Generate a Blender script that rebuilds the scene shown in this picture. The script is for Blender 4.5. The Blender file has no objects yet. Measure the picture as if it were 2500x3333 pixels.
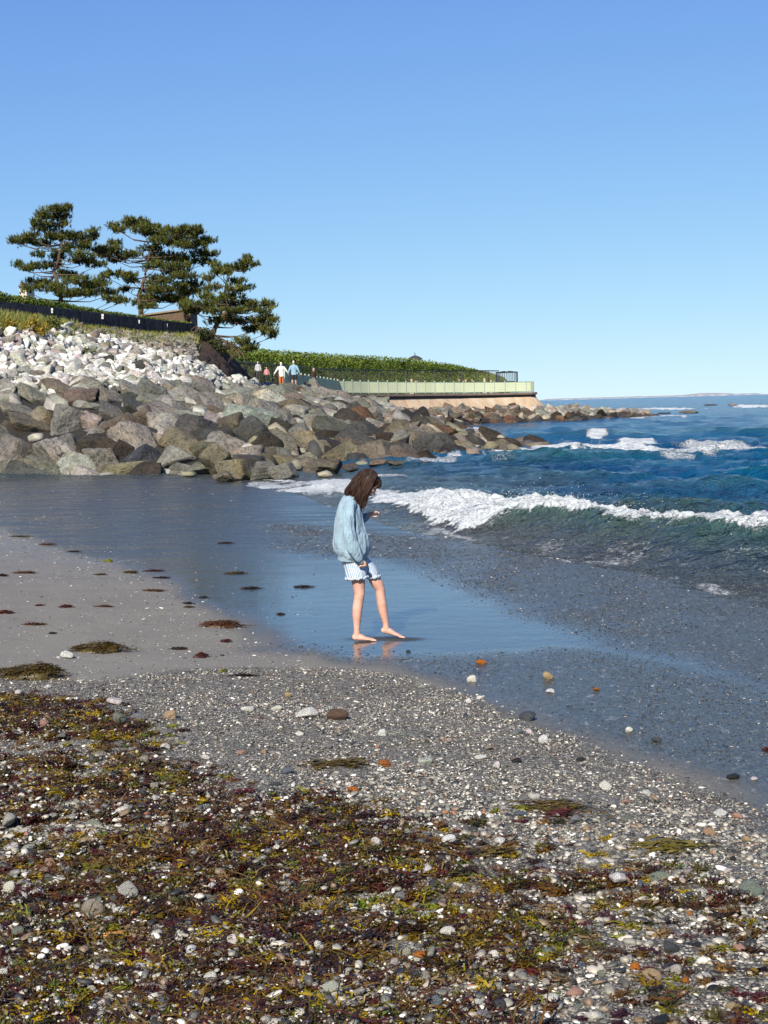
import bpy, math, random
import numpy as np
from mathutils import Vector, Matrix, Euler, Quaternion
from mathutils.bvhtree import BVHTree

C = bpy.context.scene.collection
R = math.radians
rng = np.random.default_rng(7)
random.seed(7)

# ------------------------------------------------------------------ camera
FPX, EYE = 4814.0, 2.05            # focal length in pixels of the 2500 x 3333 photograph, eye height over the sea
PITCH, ROLL = R(4.158), R(1.55)
F_ = Vector((0, math.cos(PITCH), -math.sin(PITCH)))
U0 = Vector((0, math.sin(PITCH), math.cos(PITCH)))
R0 = Vector((1, 0, 0))
RT = (R0 * math.cos(ROLL) - U0 * math.sin(ROLL)).normalized()
UP = (R0 * math.sin(ROLL) + U0 * math.cos(ROLL)).normalized()
cam_d = bpy.data.cameras.new('camera')
cam = bpy.data.objects.new('camera', cam_d)
C.objects.link(cam)
cam_d.sensor_fit = 'VERTICAL'
cam_d.sensor_height = 36.0
cam_d.lens = 36.0 * FPX / 3333.0
cam_d.clip_start = 0.1
cam_d.clip_end = 60000
cam.matrix_world = Matrix((
    (RT.x, UP.x, -F_.x, 0), (RT.y, UP.y, -F_.y, 0), (RT.z, UP.z, -F_.z, EYE), (0, 0, 0, 1)))
bpy.context.scene.camera = cam

# ------------------------------------------------------------------ daylight
SUN_EL, SUN_AZ = R(36), R(196)      # azimuth clockwise from +Y: behind the camera, a little to the left
world = bpy.data.worlds.new('World')
bpy.context.scene.world = world
world.use_nodes = True
wn = world.node_tree
wn.nodes.clear()
sky = wn.nodes.new('ShaderNodeTexSky')
sky.sky_type = 'NISHITA'
sky.sun_disc = False
sky.sun_elevation = SUN_EL
sky.sun_rotation = SUN_AZ
sky.altitude = 0
sky.air_density = 0.6
sky.dust_density = 0.0
sky.ozone_density = 5.0
bg = wn.nodes.new('ShaderNodeBackground')
bg.inputs['Strength'].default_value = 0.086
wo = wn.nodes.new('ShaderNodeOutputWorld')
# the camera's soft shoulder on the whole sky: a*c / (1 + b*c) per channel
m1 = wn.nodes.new('ShaderNodeVectorMath'); m1.operation = 'MULTIPLY'; m1.inputs[1].default_value = (1.15, 1.40, 2.95)
m2 = wn.nodes.new('ShaderNodeVectorMath'); m2.operation = 'MULTIPLY_ADD'; m2.inputs[1].default_value = (.15 * .80, .15 * .86, .15 * 2.3); m2.inputs[2].default_value = (1, 1, 1)
m3 = wn.nodes.new('ShaderNodeVectorMath'); m3.operation = 'DIVIDE'
wn.links.new(sky.outputs[0], m1.inputs[0]); wn.links.new(sky.outputs[0], m2.inputs[0])
wn.links.new(m1.outputs[0], m3.inputs[0]); wn.links.new(m2.outputs[0], m3.inputs[1])
wn.links.new(m3.outputs[0], bg.inputs['Color'])
wn.links.new(bg.outputs[0], wo.inputs['Surface'])
sun_d = bpy.data.lights.new('sun', 'SUN')
sun_d.energy = 4.9
sun_d.angle = R(0.5)
sun_d.color = (1.0, 0.925, 0.80)
sun = bpy.data.objects.new('sun', sun_d)
C.objects.link(sun)
to_sun = Vector((math.sin(SUN_AZ) * math.cos(SUN_EL), math.cos(SUN_AZ) * math.cos(SUN_EL), math.sin(SUN_EL)))
sun.rotation_euler = to_sun.to_track_quat('Z', 'Y').to_euler()
vs = bpy.context.scene.view_settings
vs.view_transform = 'Standard'
vs.look = 'None'
vs.gamma = 1.0
vs.use_curve_mapping = False
vs.exposure = 0.80
cy = bpy.context.scene.cycles
cy.max_bounces = 6
cy.diffuse_bounces = 3
cy.glossy_bounces = 3
cy.use_denoising = True

# ------------------------------------------------------------------ small maths
def rays(u, v):
    u = np.asarray(u, float); v = np.asarray(v, float)
    a = (u - 1250) / FPX; b = -(v - 1666.5) / FPX
    F = np.array(F_); Rv = np.array(RT); Uv = np.array(UP)
    return F + a[..., None] * Rv + b[..., None] * Uv

def flat(u, v, z=0.0):
    """where the line of sight through a pixel meets the level z"""
    d = rays(u, v)
    t = (z - EYE) / d[..., 2]
    return d[..., 0] * t, d[..., 1] * t

def at(u, v, Y):
    d = rays(u, v)
    t = Y / d[..., 1]
    return Vector((float(d[..., 0] * t), float(Y), float(EYE + d[..., 2] * t)))

def proj(x, y, z):
    x = np.asarray(x, float); y = np.asarray(y, float); z = np.asarray(z, float) - EYE
    F = np.array(F_); Rv = np.array(RT); Uv = np.array(UP)
    w = x * F[0] + y * F[1] + z * F[2]
    a = (x * Rv[0] + y * Rv[1] + z * Rv[2]) / w
    b = (x * Uv[0] + y * Uv[1] + z * Uv[2]) / w
    return 1250 + a * FPX, 1666.5 - b * FPX

def smooth(a, b, x):
    t = np.clip((np.asarray(x, float) - a) / (b - a), 0, 1)
    return t * t * (3 - 2 * t)

def hash3(ix, iy, iz, seed):
    h = (ix.astype(np.int64) * 374761393 + iy.astype(np.int64) * 668265263 + iz.astype(np.int64) * 2147483647 + seed * 974711) & 0x7fffffff
    h = ((h ^ (h >> 13)) * 1274126177) & 0x7fffffff
    h = (h ^ (h >> 16)) & 0x7fffffff
    return (h % 100003) / 100003.0

def vnoise(x, y, z=None, seed=0):
    x = np.asarray(x, float); y = np.asarray(y, float)
    z = np.zeros_like(x) if z is None else np.asarray(z, float)
    ix, iy, iz = np.floor(x), np.floor(y), np.floor(z)
    fx, fy, fz = x - ix, y - iy, z - iz
    sx, sy, sz = fx * fx * (3 - 2 * fx), fy * fy * (3 - 2 * fy), fz * fz * (3 - 2 * fz)
    r = 0
    for dx in (0, 1):
        for dy in (0, 1):
            for dz in (0, 1):
                w = (sx if dx else 1 - sx) * (sy if dy else 1 - sy) * (sz if dz else 1 - sz)
                r = r + w * hash3(ix + dx, iy + dy, iz + dz, seed)
    return r * 2 - 1

def fbm(x, y, z=None, seed=0, octs=4):
    r = 0; a = 1.0; f = 1.0; t = 0
    for o in range(octs):
        r = r + a * vnoise(x * f, y * f, None if z is None else z * f, seed + o * 17)
        t += a; a *= .5; f *= 2.03
    return r / t

def seg_dist(px, py, poly):
    """distance to a polyline, and the side (positive left of its direction)"""
    best = np.full(px.shape, 1e9); side = np.zeros(px.shape)
    for (x0, y0), (x1, y1) in zip(poly[:-1], poly[1:]):
        dx, dy = x1 - x0, y1 - y0
        L = dx * dx + dy * dy
        t = np.clip(((px - x0) * dx + (py - y0) * dy) / L, 0, 1)
        qx, qy = px - (x0 + t * dx), py - (y0 + t * dy)
        d = np.hypot(qx, qy)
        cr = dx * (py - y0) - dy * (px - x0)
        m = d < best - 1e-9
        best = np.where(m, d, best); side = np.where(m, np.sign(cr), side)
    return best, side

def in_poly(px, py, poly):
    c = np.zeros(px.shape, bool)
    n = len(poly)
    for i in range(n):
        x0, y0 = poly[i]; x1, y1 = poly[(i + 1) % n]
        if y0 == y1:
            continue
        cond = ((y0 > py) != (y1 > py)) & (px < (x1 - x0) * (py - y0) / (y1 - y0) + x0)
        c ^= cond
    return c

def poly_mask(px, py, poly, soft):
    d, _ = seg_dist(px, py, list(poly) + [poly[0]])
    s = np.where(in_poly(px, py, poly), d, -d)
    return smooth(-soft, soft, s)

# ------------------------------------------------------------------ mesh helpers
def mesh_np(name, verts, faces, smooth_=True):
    me = bpy.data.meshes.new(name)
    verts = np.asarray(verts, dtype=np.float32)
    n = len(verts)
    if isinstance(faces, np.ndarray):
        k = faces.shape[1]
        me.vertices.add(n)
        me.vertices.foreach_set('co', verts.ravel())
        me.loops.add(faces.size)
        me.loops.foreach_set('vertex_index', faces.astype(np.int32).ravel())
        me.polygons.add(len(faces))
        me.polygons.foreach_set('loop_start', np.arange(0, faces.size, k, dtype=np.int32))
        me.polygons.foreach_set('loop_total', np.full(len(faces), k, dtype=np.int32))
        me.update(calc_edges=True)
    else:
        me.from_pydata([tuple(map(float, v)) for v in verts], [], faces)
        me.update()
    if smooth_:
        me.polygons.foreach_set('use_smooth', np.ones(len(me.polygons), bool))
    return me

def link(name, me, m=None, parent=None, loc=None):
    o = bpy.data.objects.new(name, me)
    C.objects.link(o)
    if m is not None and not me.materials:
        me.materials.append(m)
    if parent is not None:
        o.parent = parent
    if loc is not None:
        o.location = loc
    return o

def empty(name, loc=(0, 0, 0), rz=0.0):
    o = bpy.data.objects.new(name, None)
    C.objects.link(o)
    o.location = loc
    o.rotation_euler = (0, 0, rz)
    o.empty_display_size = 0.1
    return o

def tag(o, label=None, cat=None, group=None, kind=None):
    if label: o['label'] = label
    if cat: o['category'] = cat
    if group: o['group'] = group
    if kind: o['kind'] = kind
    return o

class MB:
    def __init__(s):
        s.v = []; s.f = []; s.n = 0
    def add(s, v, f):
        s.v.append(np.asarray(v, float).reshape(-1, 3))
        s.f += [tuple(int(i) + s.n for i in q) for q in f]
        s.n += len(s.v[-1])
    def box(s, c, d, rz=0.0, M=None):
        x, y, z = d[0] / 2, d[1] / 2, d[2] / 2
        v = [(a * x, b * y, g * z) for g in (-1, 1) for b in (-1, 1) for a in (-1, 1)]
        v = np.array(v)
        if M is not None:
            v = v @ np.array(M.to_3x3()).T
        ca, sa = math.cos(rz), math.sin(rz)
        v = np.stack([v[:, 0] * ca - v[:, 1] * sa, v[:, 0] * sa + v[:, 1] * ca, v[:, 2]], 1) + np.array(c)
        s.add(v, [(0, 2, 3, 1), (4, 5, 7, 6), (0, 1, 5, 4), (2, 6, 7, 3), (0, 4, 6, 2), (1, 3, 7, 5)])
    def beam(s, a, b, w, h):
        a = Vector(a); b = Vector(b)
        d = (b - a); L = d.length; d.normalize()
        sd = Vector((-d.y, d.x, 0))
        if sd.length < 1e-4: sd = Vector((1, 0, 0))
        sd.normalize()
        up = sd.cross(d) * -1
        v = []
        for p in (a, b):
            for k, l in ((-1, -1), (1, -1), (1, 1), (-1, 1)):
                v.append(p + sd * (k * w / 2) + up * (l * h / 2))
        s.add([tuple(q) for q in v], [(0, 1, 2, 3), (7, 6, 5, 4), (0, 4, 5, 1), (1, 5, 6, 2), (2, 6, 7, 3), (3, 7, 4, 0)])
    def tube(s, pts, rad, n=6, caps=True):
        pts = [Vector(p) for p in pts]
        if not hasattr(rad, '__len__'): rad = [rad] * len(pts)
        v = []; 
        ref = Vector((0.13, 0.21, 0.97))
        for i, p in enumerate(pts):
            t = (pts[min(i + 1, len(pts) - 1)] - pts[max(i - 1, 0)])
            if t.length < 1e-9: t = Vector((0, 0, 1))
            t.normalize()
            a = t.cross(ref)
            if a.length < .1: a = t.cross(Vector((1, 0, 0)))
            a.normalize(); b = t.cross(a)
            for k in range(n):
                th = 2 * math.pi * k / n
                v.append(p + (a * math.cos(th) + b * math.sin(th)) * rad[i])
        f = []
        for i in range(len(pts) - 1):
            for k in range(n):
                f.append((i * n + k, i * n + (k + 1) % n, (i + 1) * n + (k + 1) % n, (i + 1) * n + k))
        if caps:
            f.append(tuple(range(n))[::-1]); f.append(tuple((len(pts) - 1) * n + k for k in range(n)))
        s.add([tuple(q) for q in v], f)
    def loft(s, secs, n=20, wob=None):
        """secs: (x, y, z, half in the x-z plane, half along y); y is depth"""
        P = [Vector(q[:3]) for q in secs]
        v = []
        for i, q in enumerate(secs):
            t = (P[min(i + 1, len(P) - 1)] - P[max(i - 1, 0)]).normalized()
            a = Vector((0, 1, 0)).cross(t)
            if a.length < 1e-3: a = Vector((1, 0, 0))
            a.normalize(); b = t.cross(a).normalized()
            for k in range(n):
                th = 2 * math.pi * k / n
                w = 1 + (wob(th, i, q) if wob else 0)
                v.append(P[i] + a * (math.cos(th) * q[3] * w) + b * (math.sin(th) * q[4] * w))
        f = []
        for i in range(len(P) - 1):
            for k in range(n):
                f.append((i * n + k, i * n + (k + 1) % n, (i + 1) * n + (k + 1) % n, (i + 1) * n + k))
        f.append(tuple(range(n))[::-1]); f.append(tuple((len(P) - 1) * n + k for k in range(n)))
        s.add([tuple(q) for q in v], f)
    def ball(s, c, r, M=None, sub=2):
        v, f = ico(sub)
        v = v * np.array(r)
        if M is not None: v = v @ np.array(M.to_3x3()).T
        s.add(v + np.array(c), f)
    def mesh(s, name, sm=False):
        me = bpy.data.meshes.new(name)
        v = np.concatenate(s.v) if s.v else np.zeros((0, 3))
        me.from_pydata(v.tolist(), [], s.f)
        me.update()
        if sm: me.polygons.foreach_set('use_smooth', np.ones(len(me.polygons), bool))
        return me
    def build(s, name, m=None, parent=None, sm=False):
        return link(name, s.mesh(name, sm), m, parent)

_ico = {}
def ico(sub):
    if sub in _ico: return _ico[sub]
    import bmesh
    bm = bmesh.new()
    bmesh.ops.create_icosphere(bm, subdivisions=sub, radius=1.0)
    v = np.array([x.co[:] for x in bm.verts]); f = [tuple(q.index for q in p.verts) for p in bm.faces]
    bm.free()
    _ico[sub] = (v, f)
    return _ico[sub]

def rock_mesh(name, seed, sub=3, dims=(1, .75, .6), planes=14, rough=.05, sharp=26, strata=0.0):
    """angular stone: a rounded polytope cut by random planes, then roughened"""
    r = np.random.default_rng(seed)
    v, f = ico(sub)
    n = r.normal(size=(planes, 3)); n /= np.linalg.norm(n, axis=1)[:, None]
    d = r.uniform(.62, 1.0, planes)
    dots = np.clip(v @ n.T, 1e-3, None)
    s = (dots / d)
    if sharp >= 18:
        # quarried block: three pairs of nearly square planes cut across by a few odd ones
        A = np.linalg.qr(r.normal(size=(3, 3)) * .35 + np.eye(3))[0]
        n = np.concatenate([A, -A, r.normal(size=(max(3, planes - 8), 3))]); n /= np.linalg.norm(n, axis=1)[:, None]
        n[:6] += r.normal(size=(6, 3)) * .16; n /= np.linalg.norm(n, axis=1)[:, None]
        d = np.concatenate([r.uniform(.60, .86, 6), r.uniform(.78, 1.0, len(n) - 6)])
        rad = 1.0 / np.max(np.clip(v @ n.T, 1e-3, None) / d, axis=1)
    else:
        rad = 1.0 / (np.sum(s ** sharp, axis=1) ** (1.0 / sharp))
    rad = np.minimum(rad, 1.25)
    p = v * rad[:, None]
    q = p * 2.1 + seed * 3.7
    p = p * (1 + rough * fbm(q[:, 0], q[:, 1], q[:, 2], seed, 4) + rough * .45 * fbm(q[:, 0] * 4, q[:, 1] * 4, q[:, 2] * 4, seed + 5, 2))[:, None]
    if strata:
        p = p * (1 + strata * np.sin(p[:, 2] * 17 + 2 * vnoise(q[:, 0], q[:, 1], q[:, 2], seed + 9)))[:, None]
    p = p * np.array(dims)
    return mesh_np(name, p, np.array(f), smooth_=(sharp < 18))

def remesh(o, voxel, it=3, fac=.5):
    m = o.modifiers.new('remesh', 'REMESH'); m.mode = 'VOXEL'; m.voxel_size = voxel; m.use_smooth_shade = True
    s = o.modifiers.new('smooth', 'SMOOTH'); s.iterations = it; s.factor = fac
    return o

# ------------------------------------------------------------------ materials
class NT:
    def __init__(s, name):
        s.m = bpy.data.materials.new(name); s.m.use_nodes = True
        s.t = s.m.node_tree; s.t.nodes.clear()
        s.out = s.n('ShaderNodeOutputMaterial'); s.b = s.n('ShaderNodeBsdfPrincipled')
        s.l(s.b.outputs[0], s.out.inputs[0])
        s.tc = None
    def n(s, k, **kw):
        q = s.t.nodes.new(k)
        for a, b in kw.items(): setattr(q, a, b)
        return q
    def l(s, a, b): s.t.links.new(a, b)
    def set(s, **kw):
        for a, b in kw.items():
            s.b.inputs[a.replace('_', ' ')].default_value = b
        return s
    def coord(s, kind='Object'):
        if s.tc is None: s.tc = s.n('ShaderNodeTexCoord')
        return s.tc.outputs[kind]
    def mapped(s, scale, kind='Object', src=None, rot=(0, 0, 0)):
        mp = s.n('ShaderNodeMapping'); mp.inputs['Scale'].default_value = scale; mp.inputs['Rotation'].default_value = rot
        s.l(src or s.coord(kind), mp.inputs[0])
        return mp.outputs[0]
    def noise(s, scale, detail=4, vec=None, rough=.55, dist=0):
        q = s.n('ShaderNodeTexNoise'); q.inputs['Scale'].default_value = scale; q.inputs['Detail'].default_value = detail
        q.inputs['Roughness'].default_value = rough; q.inputs['Distortion'].default_value = dist
        s.l(vec if vec is not None else s.coord(), q.inputs['Vector'])
        return q.outputs['Fac']
    def voro(s, scale, vec=None, feature='F1', out='Distance', rnd=1.0):
        q = s.n('ShaderNodeTexVoronoi'); q.feature = feature; q.inputs['Scale'].default_value = scale
        q.inputs['Randomness'].default_value = rnd
        s.l(vec if vec is not None else s.coord(), q.inputs['Vector'])
        return q.outputs[out]
    def ramp(s, fac, stops, interp='LINEAR'):
        q = s.n('ShaderNodeValToRGB'); q.color_ramp.interpolation = interp
        e = q.color_ramp.elements
        while len(e) < len(stops): e.new(1.0)
        for i, (p, c) in enumerate(stops):
            e[i].position = p
            e[i].color = (c, c, c, 1) if isinstance(c, (int, float)) else (c[0], c[1], c[2], 1)
        s.l(fac, q.inputs[0])
        return q.outputs[0]
    def mix(s, fac, a, b, mode='MIX'):
        q = s.n('ShaderNodeMix'); q.data_type = 'RGBA'; q.blend_type = mode
        ins = [q.inputs['Factor'], [i for i in q.inputs if i.name == 'A' and i.type == 'RGBA'][0], [i for i in q.inputs if i.name == 'B' and i.type == 'RGBA'][0]]
        ins[0] = q.inputs[0]
        for i, x in zip(ins, (fac, a, b)):
            if isinstance(x, (int, float)):
                i.default_value = x if i.type == 'VALUE' else (x, x, x, 1)
            elif isinstance(x, tuple): i.default_value = (x[0], x[1], x[2], 1)
            else: s.l(x, i)
        return [o for o in q.outputs if o.type == 'RGBA'][0]
    def math(s, op, a, b=None, clamp=False):
        q = s.n('ShaderNodeMath', operation=op); q.use_clamp = clamp
        for i, x in enumerate((a, b)):
            if x is None: continue
            if isinstance(x, (int, float)): q.inputs[i].default_value = x
            else: s.l(x, q.inputs[i])
        return q.outputs[0]
    def attr(s, name, typ='GEOMETRY', out='Fac'):
        q = s.n('ShaderNodeAttribute', attribute_name=name); q.attribute_type = typ
        return q.outputs[out]
    def bump(s, h, strength=.5, dist=.02, prev=None):
        q = s.n('ShaderNodeBump'); q.inputs['Strength'].default_value = strength; q.inputs['Distance'].default_value = dist
        s.l(h, q.inputs['Height'])
        if prev is not None: s.l(prev, q.inputs['Normal'])
        return q.outputs[0]
    def base(s, x): 
        if isinstance(x, tuple): s.b.inputs['Base Color'].default_value = (x[0], x[1], x[2], 1)
        else: s.l(x, s.b.inputs['Base Color'])
        return s
    def rough(s, x):
        if isinstance(x, (int, float)): s.b.inputs['Roughness'].default_value = x
        else: s.l(x, s.b.inputs['Roughness'])
        return s
    def normal(s, x): s.l(x, s.b.inputs['Normal']); return s

def simple(name, col, rough=.6, var=.15, scale=20, bump=0.0, metallic=0.0):
    t = NT(name)
    n = t.noise(scale, 3)
    c2 = tuple(min(1, k * (1 + var)) for k in col); c1 = tuple(k * (1 - var) for k in col)
    t.base(t.ramp(n, [(.3, c1), (.7, c2)])).rough(rough)
    t.set(Metallic=metallic)
    if bump: t.normal(t.bump(n, bump, .01))
    return t.m

def stone_mat(name, scale=2.2, rough=.8):
    """stone whose own colour is the object's colour, with blotches, veins and pits"""
    t = NT(name)
    oi = t.n('ShaderNodeObjectInfo')
    vec = t.n('ShaderNodeVectorMath', operation='ADD')
    sc = t.n('ShaderNodeVectorMath', operation='SCALE'); sc.inputs['Scale'].default_value = 7.0
    t.l(oi.outputs['Location'], sc.inputs[0]); t.l(t.coord(), vec.inputs[0]); t.l(sc.outputs[0], vec.inputs[1])
    v = vec.outputs[0]
    n1 = t.noise(scale, 6, v, .62); n2 = t.noise(scale * 6, 5, v, .65); n3 = t.noise(scale * .7, 3, v)
    c = t.mix(t.ramp(n1, [(.35, 0.0), (.65, 1.0)]), t.mix(1.0, oi.outputs['Color'], .62, 'MULTIPLY'), t.mix(1.0, oi.outputs['Color'], 1.22, 'MULTIPLY'))
    c = t.mix(t.ramp(n3, [(.5, 0.0), (.68, .55)]), c, t.mix(1.0, c, (1.12, .95, .74), 'MULTIPLY'))
    st = t.noise(scale * 1.2, 4, t.mapped((1, 1, 6), src=v, rot=(.5, .3, 0)), .6, .4)
    c = t.mix(t.ramp(st, [(.6, 0.0), (.72, .5)]), c, t.mix(1.0, c, 1.5, 'MULTIPLY'))
    c = t.mix(t.ramp(n2, [(.30, .9), (.52, 0.0)]), c, t.mix(1.0, c, .30, 'MULTIPLY'))
    c = t.mix(t.ramp(t.noise(scale * 9, 4, v, .7), [(.55, 0.0), (.68, .7)]), c, t.mix(1.0, c, 1.45, 'MULTIPLY'))
    ck = t.voro(scale * 1.3, t.mapped((1, 1, 2.2), src=v, rot=(.5, .3, 0)), 'DISTANCE_TO_EDGE')
    ckm = t.ramp(ck, [(0.0, .75), (.035, 0.0)])
    c = t.mix(t.math('MULTIPLY', ckm, t.ramp(n3, [(.45, 0.0), (.55, 1.0)])), c, t.mix(1.0, c, .4, 'MULTIPLY'))
    t.base(c).rough(rough)
    b = t.bump(n2, 1.0, .30 / scale)
    b = t.bump(st, .7, .25 / scale, b)
    t.normal(t.bump(t.noise(scale * 25, 3, v), .35, .015, b))
    t.set(Specular_IOR_Level=.3)
    return t.m

MAT = {}
MAT['boulder'] = stone_mat('boulder_stone', 1.3, .82)
MAT['wet_rock'] = stone_mat('wet_stone', 1.1, .45)
MAT['rubble'] = stone_mat('rubble_stone', 2.5, .85)
MAT['pebble'] = stone_mat('pebble_stone', 18, .5)

# ------------------------------------------------------------------ beach surface
E_ = [flat(u, v, .05) for u, v in ((-900, 1500), (-400, 1640), (0, 1715), (230, 1785), (400, 1838), (600, 1905), (780, 2010), (900, 2110), (1080, 2150), (1280, 2165), (1500, 2228), (1700, 2310), (1860, 2392), (2180, 2500), (2500, 2640), (2900, 2860), (3600, 3300))]
E_ = [(float(a), float(b)) for a, b in E_]
W_ = [flat(u, v, 0) for u, v in ((560, 1556), (860, 1566), (1020, 1640), (1250, 1725), (1600, 1800), (2000, 1870), (2500, 1985), (3200, 2200), (4200, 2700))]
W_ = [(-30.0, 46.0)] + [(float(a), float(b)) for a, b in W_]

def beach_z(x, y):
    x = np.asarray(x, float); y = np.asarray(y, float)
    dE, sE = seg_dist(x, y, E_)
    dW, sW = seg_dist(x, y, W_)
    inland = sE < 0
    sea = sW > 0
    zi = .04 + .34 * (1 - np.exp(-.19 * dE)) + .012 * np.minimum(dE, 30)
    zm = .004 + .036 * dW / (dE + dW + 1e-6)
    zs = .004 - np.minimum(.05 * dW, 3.0)
    z = np.where(inland, zi, np.where(sea, zs, zm))
    z = z + .006 * fbm(x * .9, y * .9, None, 3, 3) * smooth(0, 1.2, dE) * inland
    z = z + .02 * fbm(x * .45 + 9, y * .45, None, 8, 3) * smooth(1.5, 4, dE) * inland
    return z

def onbeach(u, v):
    z = np.full(np.shape(u), .2)
    for _ in range(9):
        x, y = flat(np.asarray(u, float), np.asarray(v, float), z)
        z = beach_z(x, y)
    return x, y, z

def wpoly(pts, z=.1):
    r = []
    for u, v in pts:
        x, y = flat(u, v, z); r.append((float(x), float(y)))
    return r

P_GRAV = wpoly([(-900, 2195), (0, 2205), (330, 2225), (560, 2175), (800, 2150), (1100, 2140), (1280, 2150), (1500, 2208), (1700, 2285), (1850, 2352), (2100, 2428), (2500, 2585), (3000, 2840), (3600, 3900), (-1500, 3900)], .15)
P_BACK = wpoly([(860, 1700), (1300, 1735), (1800, 1810), (2700, 1950), (2900, 2330), (2300, 2190), (2000, 2090), (1750, 2000), (1500, 1890), (1250, 1820), (940, 1790)], .01)
P_EDGE = wpoly([(1180, 2150), (1900, 2110), (2500, 2230), (2900, 2500), (2500, 2660), (1850, 2400), (1500, 2240)], .03)
P_TOE = wpoly([(200, 1515), (420, 1520), (560, 1530), (650, 1548), (500, 1556), (300, 1545), (190, 1535)], .05)
P_WEED = wpoly([(-900, 2240), (0, 2245), (330, 2275), (520, 2370), (560, 2440), (700, 2500), (830, 2560), (1060, 2530), (1300, 2600), (1600, 2580), (1880, 2600), (2010, 2690), (2300, 2760), (2500, 2820), (2900, 2950), (3600, 3900), (-1500, 3900)], .25)
P_BARE = wpoly([(2050, 3080), (2350, 2990), (2700, 3000), (2900, 3600), (1900, 3600)], .35)
P_GAP = wpoly([(560, 2440), (700, 2420), (1300, 2450), (2000, 2560), (2300, 2700), (1900, 2590), (1300, 2560), (1000, 2520), (860, 2600), (900, 2680), (700, 2600)], .25)

def weed_density(x, y):
    m = poly_mask(x, y, P_WEED, .22)
    # strand lines run across the beach, dipping a little to the right
    a = x * .98 + y * .2; b = -x * .2 + y * .98
    s = fbm(a * 1.1 + 4, b * 3.0, None, 31, 4)
    s2 = fbm(a * 4 + 9, b * 9.0, None, 35, 3)
    u, v = proj(x, y, .3)
    side = smooth(2700, 500, u + 120 * fbm(a, b, None, 5, 2))
    lower = smooth(2450, 2900, v)
    d = m * smooth(.62 - .5 * side - .12 * lower, .95 - .45 * side - .1 * lower, .5 + .62 * s + .25 * s2)
    s3 = fbm(a * 7 + 2, b * 11.0, None, 39, 3)
    s4 = fbm(a * 1.8 + 7, b * 4.5, None, 43, 3)
    d = d * smooth(-.10, .10, .8 * s3 + .3 * s2 + .75 * s4 + .16 * side - .02)
    return np.clip(d * (1 - .75 * poly_mask(x, y, P_BARE, .15)) * (1 - .6 * poly_mask(x, y, P_GAP, .12)), 0, 1)

def grid_mesh(name, X, Y, Z, attrs=None, sm=True):
    r, c = X.shape
    v = np.stack([X.ravel(), Y.ravel(), Z.ravel()], 1)
    i = np.arange(r * c).reshape(r, c)
    f = np.stack([i[:-1, :-1].ravel(), i[:-1, 1:].ravel(), i[1:, 1:].ravel(), i[1:, :-1].ravel()], 1)
    me = mesh_np(name, v, f, sm)
    for k, val in (attrs or {}).items():
        a = me.attributes.new(k, 'FLOAT', 'POINT'); a.data.foreach_set('value', val.ravel().astype(np.float32))
    return me

# beach: rows get wider with distance
ys = [1.2]
while ys[-1] < 66: ys.append(ys[-1] + max(.022, ys[-1] ** 2 / 3400))
ys = np.array(ys + [90, 140])
tt = np.linspace(-1, 1, 560)
xs = .33 * tt + .5 * tt ** 5
Yb, Tb = np.meshgrid(ys, xs, indexing='ij')
Xb = Tb * (Yb + 3.0)
Zb = beach_z(Xb, Yb)
Zb = np.where(Yb > 75, -2.0, Zb)
dE, sE = seg_dist(Xb, Yb, E_)
se = np.where(sE < 0, dE, -dE)
wet = 1 - smooth(-.25, .42, se + .34 * fbm(Xb * 1.6, Yb * .7, None, 2, 5))
nz = fbm(Xb * 2.2, Yb * 2.2, None, 44, 4)
grav = poly_mask(Xb + .12 * nz, Yb + .12 * nz, P_GRAV, .12)
grav = np.maximum(grav, poly_mask(Xb, Yb, P_TOE, .5))
back = poly_mask(Xb + .25 * fbm(Xb * .9, Yb * .5, None, 50, 4), Yb + .6 * nz, P_BACK, .5) * (.75 + .25 * nz)
back = np.maximum(back, .6 * poly_mask(Xb, Yb + .3 * nz, P_EDGE, .35))
hx, hy = flat(1250, 2084, .03)
dull = np.exp(-(((Xb - hx + .10) / .17) ** 2 + ((Yb - hy - .08) / .10) ** 2)) + np.exp(-(((Xb - hx - .16) / .16) ** 2 + ((Yb - hy - .0) / .10) ** 2))
weedd = weed_density(Xb, Yb)
Zb = Zb + (se > .3) * .007 * fbm(Xb * 6, Yb * 4, None, 240, 4) * smooth(.3, 1, se)
Zb = Zb + .004 * np.exp(-(((Xb - hx - .02) / .3) ** 2 + ((Yb - hy) / .2) ** 2)) * 0
Zb = Zb + .010 * grav * fbm(Xb * 7, Yb * 7, None, 61, 3) * (se > 0) + .03 * weedd * (.5 + fbm(Xb * 5, Yb * 5, None, 63, 3))
me = grid_mesh('sand', Xb, Yb, Zb, dict(wet=np.clip(wet, 0, 1), grav=np.clip(grav, 0, 1), back=np.clip(back, 0, 1), dull=np.clip(dull, 0, 1), weedd=weedd, rough_far=smooth(13.5, 24, Yb)))

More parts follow.
